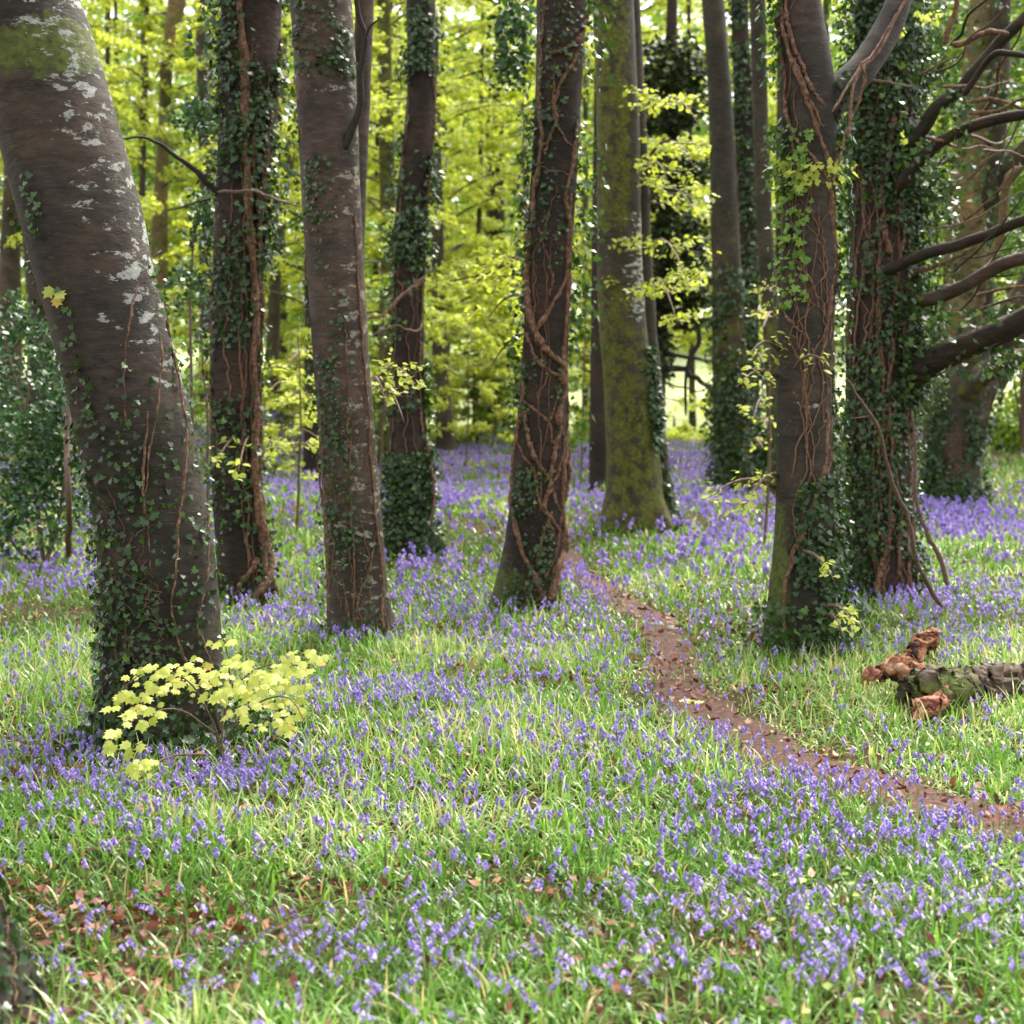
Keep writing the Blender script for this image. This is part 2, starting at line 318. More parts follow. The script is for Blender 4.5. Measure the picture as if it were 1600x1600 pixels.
# ------------------------------------------------------------------ leaf templates
def fan(outline, zc=0.0, fold=0.12):
    o = np.array(outline, float); v = np.vstack([[0, 0.42, zc], np.c_[o, np.abs(o[:, 0]) * fold]])
    k = len(o); return v, np.array([[0, 1 + a, 1 + (a + 1) % k] for a in range(k)])
DIA = (np.array([[0, 0, 0], [0.36, 0.42, 0.07], [0, 1, 0], [-0.36, 0.42, 0.07]], float), np.array([[0, 1, 2], [0, 2, 3]]))
OVAL = (np.array([[0, 0, 0], [0.26, 0.22, 0.05], [0.34, 0.55, 0.07], [0, 1, -0.03], [-0.34, 0.55, 0.07], [-0.26, 0.22, 0.05]], float), np.array([[0, 1, 2], [0, 2, 3], [0, 3, 4], [0, 4, 5]]))
IVY = fan([(0, 0.12), (0.3, -0.02), (0.52, 0.2), (0.3, 0.42), (0.42, 0.66), (0.14, 0.66), (0, 1.0), (-0.14, 0.66), (-0.42, 0.66), (-0.3, 0.42), (-0.52, 0.2), (-0.3, -0.02)])
MAPLE = fan([(0, 0), (0.3, -0.02), (0.36, 0.14), (0.62, 0.3), (0.36, 0.42), (0.5, 0.72), (0.24, 0.7), (0.12, 0.84), (0, 1.08), (-0.12, 0.84), (-0.24, 0.7), (-0.5, 0.72), (-0.36, 0.42), (-0.62, 0.3), (-0.36, 0.14), (-0.3, -0.02)], fold=-0.25)

# ------------------------------------------------------------------ trees
class Tree: pass
TREES = []
def tree(name, label, Y, rows, mat, group=None, moss=0.0, lichen=0.0, up=3.0, seed=0, flare=0.25, lob=5, mossf=None, lichf=None, n=40, cat='tree', rough=0.03):
    """trunk from photo edges: rows = (py, left, right) top to bottom"""
    t = Tree(); t.fol = {}; t.Y = Y; R = np.array(rows, float); t.R = R
    py = np.linspace(R[0, 0], R[-1, 0], 90)
    L_ = np.interp(py, R[:, 0], R[:, 1]); R_ = np.interp(py, R[:, 0], R[:, 2])
    kern = np.ones(9) / 9
    sm = lambda a: np.convolve(np.pad(a, 4, mode='edge') + 0, kern, 'valid')
    lin = lambda a: sm(a - np.linspace(a[0], a[-1], 90)) + np.linspace(a[0], a[-1], 90)
    L_, R_ = lin(L_), lin(R_)
    P = np.array([at((a + b) / 2, c, Y) for a, b, c in zip(L_, R_, py)])
    rad = np.array([(b - a) / 2 * proj(p)[2][0] / F for a, b, p in zip(L_, R_, P)])
    gx, gy = P[-1, 0], P[-1, 1]; zb = float(gz(gx, gy)); t.base = np.array([gx, gy, zb])
    # upward extension
    d = (P[0] - P[12]); d = d / abs(d[2]); k = 18
    ext = np.array([P[0] + d * up * (q / k) + np.array([0.04 * math.sin(q + seed), 0.05 * math.cos(q * .8), 0]) * (q / k) for q in range(k, 0, -1)])
    er = rad[0] * np.array([1 - 0.45 * q / k for q in range(k, 0, -1)])
    # downward to below the ground
    zl = zb - 0.25; nd = 5
    dn = np.array([P[-1] * (1 - q) + np.array([gx, gy, zl]) * q for q in np.linspace(0, 1, nd + 1)[1:]]) if P[-1, 2] > zl else P[-1:] - [[0, 0, 0.1]]
    dr = np.full(len(dn), rad[-1]) * np.linspace(1.03, 1.15, len(dn))
    C = np.vstack([ext, P, dn]); rr = np.r_[er, rad, dr]; m = len(C)
    th = np.arange(n) * 2 * PI / n; TH, ZZ = np.meshgrid(th, C[:, 2])
    q = np.stack([np.cos(TH) * 1.2 + seed * 3.1, np.sin(TH) * 1.2, ZZ * 1.1], -1).reshape(-1, 3)
    q2 = np.stack([np.cos(TH) * 3.5 + seed, np.sin(TH) * 3.5, ZZ * 5], -1).reshape(-1, 3)
    nz = ((vnoise(q, 1.0, seed) - 0.5) * 2 * rough + (fbm(q2, 1.0, seed + 3) - 0.5) * 0.05).reshape(m, n)
    hg = np.maximum(C[:, 2] - zb, 0)
    fl = flare * np.exp(-hg / (rr.mean() * 0.9))[:, None] * (np.maximum(0, np.cos(TH * lob / 1.0 + seed * 1.7 + 0.6 * np.sin(TH + seed))) ** 1.5 - 0.15)
    RR = rr[:, None] * (1 + nz + fl)
    V = np.stack([C[:, None, 0] + RR * np.cos(TH), C[:, None, 1] + RR * np.sin(TH), np.repeat(C[:, 2:3], n, 1)], -1)
    i, j = np.meshgrid(np.arange(m - 1), np.arange(n), indexing='ij'); j2 = (j + 1) % n
    Fc = np.stack([i * n + j, (i + 1) * n + j, (i + 1) * n + j2, i * n + j2], -1).reshape(-1, 4)
    Vf = V.reshape(-1, 3)
    px, pyy, _ = proj(Vf)
    ang = TH.ravel(); hgt = ZZ.ravel() - zb
    ms = (mossf(px, pyy, ang, hgt) if mossf else np.zeros(len(Vf)) + moss)
    li = (lichf(px, pyy, ang, hgt) if lichf else np.zeros(len(Vf)) + lichen)
    t.root = empty(name, t.base); tag(t.root, label, cat, group)
    t.trunk = mk('trunk', Vf, Fc, M[mat], t.root, attrs={'moss': ms, 'lichen': li})
    # surface sampling tables, top to bottom -> ascending z
    o = np.argsort(C[:, 2]); t.Z = C[o, 2]; t.CX = C[o, 0]; t.CY = C[o, 1]; t.RR = rr[o]; t.zb = zb; t.flare, t.lob, t.seed = flare, lob, seed; t.rm = rr.mean()
    TREES.append(t); return t
def surf(t, z, th, off=0.0):
    z = np.asarray(z, float); th = np.asarray(th, float)
    cx, cy, r = np.interp(z, t.Z, t.CX), np.interp(z, t.Z, t.CY), np.interp(z, t.Z, t.RR)
    fl = t.flare * np.exp(-np.maximum(z - t.zb, 0) / (t.rm * 0.9)) * (np.maximum(0, np.cos(th * t.lob + t.seed * 1.7 + 0.6 * np.sin(th + t.seed))) ** 1.5 - 0.15)
    r = r * (1 + fl) * 1.02 + off
    return np.stack([cx + r * np.cos(th), cy + r * np.sin(th), z], -1)
def zpx(t, py): return at(800, py, t.Y)[2]
def ivy(t, n, py0, py1, a0=180, a1=360, size=0.035, thick=0.03, clump=0.5, mat='ivy', seed=1, name='ivy_leaves', dens=None, tmin=0.0, tmax=1.0, cs=3.0):
    """angles in degrees: 180 = left edge, 270 = facing the camera, 360 = right edge"""
    r = np.random.default_rng(seed + t.seed * 13)
    k = n * 6; z0, z1 = zpx(t, py1), zpx(t, py0)
    z = r.uniform(z0, z1, k); th = np.radians(r.uniform(a0, a1, k))
    P = surf(t, z, th)
    nz = fbm(P * [1, 1, 0.6], cs / max(0.12, t.rm) * 0.25, seed + 31, 3)
    wgt = sstep(clump - 0.12, clump + 0.12, nz)
    if dens is not None: wgt = wgt * dens((z - z0) / (z1 - z0), np.degrees(th))
    keep = r.uniform(0, 1, k) < wgt; idx = np.where(keep)[0][:n]
    if len(idx) == 0: return
    z, th, P = z[idx], th[idx], P[idx]; m = len(idx)
    N = np.stack([np.cos(th), np.sin(th), np.zeros(m)], -1)
    off = (0.004 + thick * r.uniform(0, 1, m) ** 1.6)[:, None]
    P = P + N * off
    D = np.stack([r.normal(0, 0.6, m), r.normal(0, 0.35, m), -0.7 + r.normal(0, 0.5, m)], -1) + N * r.uniform(0.0, 0.6, (m, 1))
    Nn = N + r.normal(0, 0.42, (m, 3)) + [0, 0, 0.35]
    V, Fc = inst(*IVY, P, D, Nn, size * (.35 + 1.05 * r.beta(1.6, 2.2, m)) * 1.0)
    tint = np.repeat(np.clip(r.beta(2.2, 2.6, m) * (tmax - tmin) + tmin, 0, 1), len(IVY[0]))
    t.fol.setdefault((('ivy_leaves' if mat == 'ivy' else name), mat), []).append((V, Fc, tint))
def flush_ivy():
    for t in TREES:
        for (nm, mt), ps in t.fol.items():
            V, Fc, T = join(ps); mk(nm, V, Fc, M[mt], t.root, smooth=False, attrs={'tint': T})
        t.fol = {}
def vine(t, ths, py0, py1, r0, seed=0, wander=0.35, name='ivy_stem', mat='vine', m=60, off=0.4):
    """a stem climbing the trunk, random walk in angle"""
    r = np.random.default_rng(seed + 100); z = np.linspace(zpx(t, py1), zpx(t, py0), m)
    a = np.cumsum(r.normal(0, wander, m)) * 0.12; a = a - np.linspace(0, a[-1], m) * 0.6
    th = np.radians(ths) + a + 0.12 * np.sin(np.linspace(0, 9, m) + seed)
    P = surf(t, z, th, r0 * off)
    return tube(P, r0 * np.linspace(1.2, 0.7, m), 6, 0.12, seed)
def vine_px(t, pts, r0, m=50, seed=0, jit=0.0, rise=0.6, r1=None):
    """a stem on the front of the trunk through photo pixels"""
    q = curve(np.array(pts, float), m); out_ = []
    rs = np.random.default_rng(seed)
    for a, b in q:
        z = at(800, b, t.Y)[2]; cx = np.interp(z, t.Z, t.CX); r = np.interp(z, t.Z, t.RR); x = at(a, b, t.Y)[0]
        s = np.clip((x - cx) / r, -1.25, 1.25); front = math.sqrt(max(0, 1 - min(1, s * s))) * r
        k = (1 - front / t.Y)
        cyy = np.interp(z, t.Z, t.CY)
        out_.append([x * k, cyy - front - r0 * rise, HC + (z - HC) * k])
    P = np.array(out_)
    if jit: P += rs.normal(0, jit, P.shape)
    P += (np.stack([vnoise(P, 9, seed + q) for q in (1, 2, 3)], -1) - .5) * 0.022 * [1, .4, 1]
    return tube(P, np.linspace(r0, r1 if r1 else r0, m) * (.62 + .8 * vnoise(np.c_[np.arange(m) * .33, np.zeros(m)], 1, seed + 9)), 8, 0.35, seed)
def limb(t, pts, dy, r0, r1, mat, name='branch', m=30, n=12, seed=0, wob=0.1, moss=0.0, lichen=0.0, parent=None, jit=0.0):
    """pts in photo pixels; dy = depth offsets of the two ends from the trunk's own distance; radii in photo pixels"""
    q = curve(np.array(pts, float), m, jit, seed); Y = t.Y + np.linspace(dy[0], dy[1], m)
    P = np.array([at(a, b, y) for (a, b), y in zip(q, Y)]); R = np.linspace(r0, r1, m) * t.Y / F
    V, Fc = tube(P, R, n, wob, seed)
    return mk(name, V, Fc, M[mat], parent or t.root, attrs={'moss': np.full(len(V), moss), 'lichen': np.full(len(V), lichen)})
def stems(t, parts, name='ivy_stem', mat='vine'):
    V, Fc, _ = join(parts); return mk(name, V, Fc, M[mat], t.root)

def vines(t, k, py0, py1, seed, r0=(.002, .005), a=(195, 345), wander=.5):
    r = np.random.default_rng(seed); ps = []
    for q in range(k):
        ya = r.uniform(py0, py0 + (py1 - py0) * .6); yb = min(py1, ya + (py1 - py0) * r.uniform(.25, .9))
        ps.append(vine(t, r.uniform(*a), ya, yb, r.uniform(*r0), seed * 31 + q, wander * r.uniform(.5, 1.5), m=50))
    stems(t, ps, mat='thinvine')
# --- the leaning grey trunk at the left
def l1(px, py, a, h): return 0.39 * sstep(70, 250, px + 0.32 * (600 - py)) * sstep(860, 560, py) * 0.92 + 0.02
def m1(px, py, a, h): return 0.58 * sstep(150, 40, np.abs(py - 75) * 1.6 + np.abs(px - 60) * 0.35) + 0.22 * sstep(.45, 0, h)
T1 = tree('leaning_beech', 'large leaning grey beech trunk with pale lichen patches, nearest tree on the left', 7.0,
          [(-60, -80, 100), (0, -64, 124), (50, -50, 140), (100, -36, 155), (200, -4, 184), (300, 22, 212), (400, 48, 234), (500, 78, 260), (600, 103, 286), (700, 125, 308), (800, 147, 326), (900, 158, 339), (1000, 163, 347), (1080, 163, 352), (1130, 158, 360), (1165, 150, 378)],
          'beech', up=2.5, seed=1, flare=0.18, lichf=l1, mossf=m1, n=56, rough=0.02)
ivy(T1, 1500, 560, 1150, 175, 340, 0.034, 0.035, 0.44, seed=3, dens=lambda v, a: (1 - v) ** 0.7 * np.clip(1.2 - (a - 215) / 150, 0.12, 1))
ivy(T1, 170, 180, 640, 170, 250, 0.032, 0.03, 0.52, seed=5, tmin=0.3, name='ivy_sprig')
ivy(T1, 240, 300, 1150, 335, 365, 0.03, 0.05, 0.4, seed=6, tmin=0.35, name='ivy_fringe')
stems(T1, [vine_px(T1, [(10, 190), (45, 290), (75, 380), (95, 520), (115, 610), (150, 760), (175, 900), (180, 1100)], 0.006, 70, 1, 0.002),
           vine_px(T1, [(100, 360), (112, 470), (122, 560), (150, 690), (165, 800), (200, 960), (210, 1100)], 0.004, 60, 2, 0.002),
           vine_px(T1, [(215, 440), (203, 490), (196, 560), (195, 650), (192, 720), (180, 820)], 0.004, 50, 3, 0.002),
           vine_px(T1, [(250, 520), (252, 590), (240, 670), (228, 760), (215, 860)], 0.004, 50, 4, 0.002),
           vine_px(T1, [(262, 500), (280, 590), (292, 680), (287, 760), (278, 840), (270, 960), (282, 1010), (295, 1040)], 0.006, 70, 5, 0.002),
           vine_px(T1, [(325, 800), (322, 900), (312, 960), (320, 1010), (330, 1040)], 0.005, 50, 6, 0.002),
           vine_px(T1, [(232, 640), (225, 760), (235, 880), (228, 1000), (240, 1100)], 0.005, 50, 8, 0.002),
           vine_px(T1, [(160, 1100), (172, 1000), (168, 900), (160, 820), (150, 740)], 0.010, 50, 9, 0.002)])
# cut-leaf tuft
V, Fc = inst(*MAPLE, np.array([surf(T1, zpx(T1, y), math.radians(a), 0.03) for y, a in ((455, 243), (462, 247), (470, 245))]), np.array([[-.4, -.2, -.6], [.5, -.3, -.4], [0.1, -.3, -1]]), np.array([[0, -1, .4], [.1, -1, .4], [0, -1, .2]]), [0.06, 0.055, 0.05])
mk('yellowing_leaf', V, Fc, M['maple'], T1.root, smooth=False, attrs={'tint': np.repeat([0.1, 0.4, 1.0], len(MAPLE[0]))})

# --- ivy covered trunk with ropy stems behind it
T2 = tree('ivy_clad_tree', 'dark ivy-clad trunk with a thick reddish rope of ivy stems down its right side', 11.3,
          [(-40, 346, 440), (0, 346, 440), (100, 345, 435), (200, 342, 432), (300, 338, 420), (400, 334, 412), (500, 330, 406), (600, 329, 404), (700, 330, 407), (800, 334, 413), (880, 342, 420), (940, 345, 432)],
          'dark', up=4, seed=2, flare=0.3, moss=0.1, lichen=-0.1)
ivy(T2, 2300, -60, 420, 165, 375, 0.048, 0.13, 0.46, seed=1)
ivy(T2, 900, 400, 930, 200, 345, 0.045, 0.05, 0.47, seed=2)
ivy(T2, 420, 300, 900, 340, 375, 0.045, 0.08, 0.42, seed=4, tmin=.3, name='ivy_fringe')
stems(T2, [vine_px(T2, [(372, -20), (382, 90), (385, 200), (387, 300), (395, 400), (400, 480), (397, 560), (402, 640), (398, 720), (402, 780), (412, 840), (420, 880), (412, 915), (396, 935)], 0.026, 90, 1, 0.003, r1=0.034),
           vine_px(T2, [(440, 60), (432, 150), (418, 230), (410, 300), (404, 400), (408, 500), (405, 600), (408, 700), (404, 760), (412, 830), (414, 900)], 0.018, 90, 2, 0.003, r1=0.028),
           vine_px(T2, [(400, 180), (398, 260), (404, 330), (410, 420), (402, 500), (404, 590), (396, 700), (402, 800)], 0.014, 80, 3, 0.003),
           vine_px(T2, [(335, 430), (333, 520), (331, 620), (335, 700), (340, 800)], 0.018, 60, 4, 0.003),
           vine_px(T2, [(405, 870), (392, 895), (375, 915), (362, 945)], 0.020, 40, 5, 0.003),
           vine_px(T2, [(420, 880), (424, 905), (440, 945)], 0.022, 30, 6, 0.002),
           vine_px(T2, [(386, 560), (384, 600), (376, 640), (384, 700), (378, 760)], 0.006, 40, 7, 0.003)])
limb(T2, [(340, 300), (372, 298), (410, 303), (440, 315), (470, 322)], (-0.45, -0.7), 3, 1, 'twig', seed=4, jit=1.0)
limb(T2, [(345, 305), (322, 285), (300, 262), (270, 240), (235, 218), (190, 216)], (-0.1, -0.5), 5, 1.5, 'darktwig', seed=5, jit=1.2)
limb(T2, [(330, 310), (300, 318), (270, 328)], (0, -0.3), 2, 1, 'darktwig', name='twig')

# --- smooth pinkish trunk
def l3(px, py, a, h): return 0.29 + 0.08 * sstep(500, 560, px)
T3 = tree('smooth_beech', 'smooth pinkish grey beech trunk with thin ivy threads and specks of lichen', 9.6,
          [(-40, 450, 546), (0, 453, 550), (100, 459, 556), (200, 466, 560), (300, 471, 563), (400, 478, 568), (500, 485, 574), (600, 492, 580), (700, 499, 588), (800, 505, 596), (900, 509, 604), (960, 510, 610), (1000, 510, 622), (1012, 508, 630)],
          'smooth', up=3, seed=3, flare=0.16, lichf=l3, moss=0.0)
limb(T3, [(552, 420), (556, 300), (562, 180), (568, 60), (572, -60), (580, -200)], (0.1, 0.35), 17, 13, 'smooth', name='second_stem', n=20, m=40, seed=8, lichen=0.28)
limb(T3, [(535, 240), (548, 205), (562, 165), (563, 110), (572, 60), (560, 20), (552, -20)], (-0.12, -0.45), 6.5, 3.5, 'darktwig', seed=2, jit=1.0)
limb(T3, [(570, 62), (578, 42), (592, 30)], (-0.42, -0.5), 3, 1, 'darktwig', name='twig')
ivy(T3, 620, 250, 900, 215, 300, 0.032, 0.03, 0.5, seed=2, dens=lambda v, a: np.clip(1 - abs(a - 250) / 45, 0.1, 1))
ivy(T3, 260, -30, 130, 215, 330, 0.035, 0.04, 0.45, seed=3)
ivy(T3, 260, 150, 980, 175, 205, 0.035, 0.05, 0.42, seed=4, tmin=.25, name='ivy_fringe')
ivy(T3, 200, 850, 1010, 190, 350, 0.032, 0.04, 0.45, seed=6)
stems(T3, [vine_px(T3, [(468, 130), (476, 240), (480, 380), (488, 520), (502, 600), (500, 740), (512, 860), (516, 990)], 0.008, 90, 1, 0.002),
           vine_px(T3, [(500, 560), (505, 700), (520, 830), (540, 930), (552, 1000)], 0.006, 60, 2, 0.002),
           vine_px(T3, [(540, 500), (544, 640), (548, 760), (552, 860), (554, 1000)], 0.005, 60, 3, 0.002),
           vine_px(T3, [(586, 860), (575, 900), (562, 930), (556, 980)], 0.005, 40, 4, 0.002),
           vine_px(T3, [(520, 880), (528, 920), (545, 960), (550, 1000)], 0.005, 40, 5, 0.002),
           vine_px(T3, [(556, 330), (560, 420), (566, 520), (576, 640), (584, 760), (594, 860), (602, 960), (612, 1005)], 0.007, 70, 6, 0.002),
           vine_px(T3, [(512, 1005), (515, 900), (510, 800), (504, 700)], 0.009, 50, 7, 0.002),
           vine_px(T3, [(606, 1010), (596, 960), (598, 900), (590, 840)], 0.007, 40, 8, 0.002)])

# --- trunk with ivy skirt
T4 = tree('ivy_skirted_tree', 'straight dark trunk with a skirt of dense ivy at its foot', 14.8,
          [(-40, 634, 680), (0, 634, 680), (100, 637, 683), (180, 634, 682), (260, 624, 674), (340, 616, 667), (450, 613, 662), (600, 609, 661), (700, 607, 667), (780, 604, 672), (830, 602, 680), (862, 602, 694)],
          'dark', up=4, seed=4, flare=0.3, mossf=lambda x, y, a, h: 0.35 * sstep(645, 615, x) * sstep(300, 500, y))
ivy(T4, 1500, -60, 430, 165, 375, 0.052, 0.12, 0.50, seed=1)
ivy(T4, 350, 430, 720, 170, 370, 0.05, 0.08, 0.55, seed=2)
ivy(T4, 1700, 705, 865, 185, 355, 0.05, 0.07, 0.28, seed=3, name='ivy_skirt')
ivy(T4, 350, 560, 780, 335, 372, 0.06, 0.1, 0.38, seed=4, tmin=.35, name='ivy_fringe')
stems(T4, [vine_px(T4, [(662, 360), (660, 430), (658, 520), (656, 600), (660, 680)], 0.012, 50, 1, 0.003),
           vine_px(T4, [(648, 380), (656, 410), (650, 450), (660, 440), (662, 400)], 0.008, 40, 2, 0.004),
           vine_px(T4, [(676, 80), (680, 180), (672, 260), (664, 330)], 0.013, 50, 3, 0.004),
           vine_px(T4, [(630, 230), (628, 300), (622, 420), (618, 520)], 0.010, 50, 5, 0.004)])
limb(T4, [(664, 435), (645, 450), (625, 462), (612, 480), (596, 492), (572, 500)], (-0.3, -0.8), 3.5, 1.5, 'vine', seed=3, jit=1.5)
limb(T4, [(629, 460), (628, 446), (620, 438)], (-0.4, -0.5), 2, 1, 'vine', name='twig', m=10)
limb(T4, [(660, 505), (655, 516), (640, 514), (615, 510), (590, 520), (575, 530)], (-0.3, -0.8), 2, 1, 'twig', name='twig', seed=9, jit=1)
limb(T4, [(667, 690), (676, 740), (678, 790), (670, 820)], (-0.1, -0.2), 2.5, 2, 'vine', name='hanging_stem', seed=9, jit=1)

# --- centre tree wrapped in woody vines
T5 = tree('vine_wrapped_tree', 'tree wrapped in thick orange-brown criss-crossing woody vines, left of the path', 11.2,
          [(-40, 838, 918), (0, 838, 917), (100, 838, 912), (200, 834, 906), (300, 829, 900), (400, 822, 893), (500, 820, 888), (600, 812, 886), (700, 804, 885), (800, 795, 880), (870, 785, 878), (915, 775, 876), (950, 765, 876)],
          'dark', up=4, seed=5, flare=0.18, mossf=lambda x, y, a, h: 0.42 * sstep(.75, .15, h) * sstep(870, 790, x) + 0.1, lichen=0.05)
VP = lambda pts, r, s, r1=None: vine_px(T5, pts, r * .85, 70, s, 0.0025, r1=r1 and r1 * .85)
stems(T5, [VP([(819, 590), (815, 640), (806, 690), (799, 750), (801, 800), (812, 850), (830, 890), (846, 925), (856, 945)], 0.021, 1, r1=0.026),
           VP([(822, 430), (826, 480), (838, 520), (852, 545), (870, 562), (884, 572)], 0.032, 2, r1=0.028),
           VP([(822, 520), (838, 560), (858, 578), (876, 590), (886, 604)], 0.016, 3),
           VP([(884, 570), (878, 588), (884, 610), (874, 640), (873, 660), (884, 690), (880, 740), (878, 800), (880, 850), (866, 900), (858, 940)], 0.026, 4, r1=0.036),
           VP([(820, 640), (824, 680), (834, 710), (848, 735), (858, 750)], 0.018, 5),
           VP([(876, 672), (868, 700), (860, 738), (858, 760), (852, 790), (862, 812), (874, 835)], 0.021, 6),
           VP([(818, 625), (840, 645), (858, 662), (864, 690), (874, 700)], 0.012, 7),
           VP([(875, 600), (866, 640), (858, 660)], 0.009, 8),
           VP([(808, 690), (820, 715), (832, 730), (838, 760), (845, 790), (855, 805), (860, 820), (868, 840)], 0.010, 9),
           VP([(862, 800), (852, 830), (843, 860), (840, 880)], 0.014, 10),
           VP([(888, 640), (882, 700), (872, 740), (862, 758), (868, 780), (876, 800)], 0.014, 11),
           VP([(885, 690), (890, 715), (884, 760), (876, 810), (870, 860), (864, 880), (850, 905)], 0.012, 12),
           VP([(916, 30), (905, 60), (888, 75), (868, 82), (856, 80)], 0.016, 13),
           VP([(918, 20), (908, 65), (895, 100), (876, 130), (866, 160), (868, 190), (850, 240)], 0.020, 14, r1=0.014),
           VP([(850, -20), (846, 60), (842, 140), (846, 220), (836, 300), (826, 380), (824, 440)], 0.014, 15, r1=0.024),
           VP([(900, 190), (896, 260), (884, 300), (890, 360), (884, 430), (868, 470), (850, 500), (832, 520)], 0.017, 16, r1=0.020),
           VP([(842, 355), (850, 380), (858, 410), (864, 440), (858, 465)], 0.008, 17),
           VP([(868, 100), (864, 160), (868, 190), (880, 215), (896, 230)], 0.008, 18),
           VP([(838, 255), (860, 268), (880, 270), (896, 280)], 0.007, 19),
           VP([(890, 420), (884, 500), (880, 560), (886, 640), (884, 690)], 0.020, 20),
           VP([(893, 300), (886, 400), (888, 470), (882, 540), (888, 600)], 0.013, 21),
           VP([(880, 690), (888, 740), (880, 800), (884, 850), (872, 900), (862, 940)], 0.018, 22, r1=0.028)])
ivy(T5, 420, -30, 420, 180, 360, 0.04, 0.05, 0.5, seed=1)
ivy(T5, 420, 180, 680, 168, 200, 0.05, 0.12, 0.4, seed=2, name='ivy_fringe')
ivy(T5, 500, -50, 700, 340, 385, 0.055, 0.22, 0.42, seed=3, tmin=.3, name='ivy_fringe')
ivy(T5, 480, 560, 945, 215, 310, 0.035, 0.035, 0.5, seed=4)

# --- mossy trunk
T6 = tree('mossy_beech', 'stout beech trunk green with moss, to the right of the vine-wrapped tree', 17.0,
          [(-40, 922, 988), (0, 924, 990), (100, 929, 994), (200, 932, 1000), (300, 932, 1002), (400, 933, 1003), (500, 935, 1009), (600, 944, 1021), (700, 948, 1030), (760, 948, 1036), (800, 940, 1048), (828, 928, 1068)],
          'moss', up=5, seed=6, flare=0.35, lob=4, lichf=lambda x, y, a, h: 0.30 * sstep(300, 350, y) * sstep(530, 480, y) + 0.14 * sstep(960, 1000, x),
          mossf=lambda x, y, a, h: 0.46 - 0.25 * sstep(975, 1000, x) * sstep(600, 400, y) - 0.3 * sstep(60, 0, np.abs(y - 400)))
ivy(T6, 1100, 540, 828, 285, 360, 0.06, 0.08, 0.42, seed=1, dens=lambda v, a: np.clip((a - 290) / 50, 0, 1))
limb(T6, [(985, -60), (992, 100), (998, 250), (1004, 420), (1016, 600), (1032, 760), (1048, 830)], (0.15, 0.15), 12, 20, 'moss', name='second_stem', n=16, m=40, moss=0.2, lichen=.1)

# --- two slim trunks right of centre
T7 = tree('slim_mossy_tree', 'slim mossy trunk with ivy around its foot, between the field gap and the right-hand trees', 23.3,
          [(-40, 1094, 1128), (0, 1096, 1131), (100, 1104, 1140), (200, 1108, 1147), (400, 1112, 1156), (550, 1113, 1166), (650, 1114, 1170), (720, 1116, 1172), (768, 1120, 1180)],
          'moss', up=5, seed=7, flare=0.2, mossf=lambda x, y, a, h: 0.28 + 0.16 * sstep(300, 560, y), lichen=0.12)
ivy(T7, 1500, 420, 775, 165, 375, 0.075, 0.16, 0.40, seed=1)
ivy(T7, 700, 600, 775, 165, 375, 0.075, 0.16, 0.20, seed=4, name='ivy_skirt')
T8 = tree('ivy_column_tree', 'dark thin trunk thick with ivy just behind the slim mossy trunk', 25.5,
          [(-40, 1142, 1168), (0, 1142, 1168), (200, 1148, 1178), (400, 1155, 1185), (600, 1160, 1186), (745, 1162, 1190)], 'dark', up=5, seed=8, moss=0.2)
ivy(T8, 2600, -60, 745, 165, 375, 0.085, 0.18, 0.36, seed=1)
T8c = tree('slender_tree', 'slender bare leaning trunk immediately left of the pale-leaved ivy tree', 21.0,
          [(-40, 1170, 1194), (0, 1171, 1197), (150, 1175, 1199), (300, 1181, 1205), (420, 1186, 1212), (520, 1192, 1222), (650, 1198, 1230), (780, 1200, 1236)], 'moss', up=5, seed=9, mossf=lambda x, y, a, h: 0.1 + 0.35 * sstep(430, 520, y), lichen=0.12)
ivy(T8c, 250, 520, 780, 170, 300, 0.06, 0.12, 0.5, seed=2)

# --- right: tree with pale young leaves and a forked limb
T9 = tree('forked_ivy_tree', 'forked trunk with woody ivy stems and pale yellow-green ivy leaves, right of the path', 9.2,
          [(-40, 1213, 1276), (0, 1214, 1282), (60, 1216, 1292), (130, 1217, 1306), (200, 1219, 1306), (300, 1222, 1304), (400, 1222, 1306), (500, 1216, 1303), (600, 1214, 1298), (700, 1213, 1300), (800, 1212, 1304), (880, 1206, 1308), (950, 1200, 1312), (1000, 1196, 1318), (1025, 1194, 1326)],
          'beech', up=3, seed=10, flare=0.2, mossf=lambda x, y, a, h: 0.45 * sstep(700, 900, y) * sstep(1262, 1212, x) + 0.18, lichf=lambda x, y, a, h: 0.30 * sstep(560, 600, y) * sstep(720, 680, y))
limb(T9, [(1275, 190), (1310, 145), (1345, 110), (1375, 65), (1398, 20), (1415, -40), (1440, -140)], (-0.05, 0.6), 27, 17, 'beech', name='forked_limb', n=20, seed=3, lichen=.1)
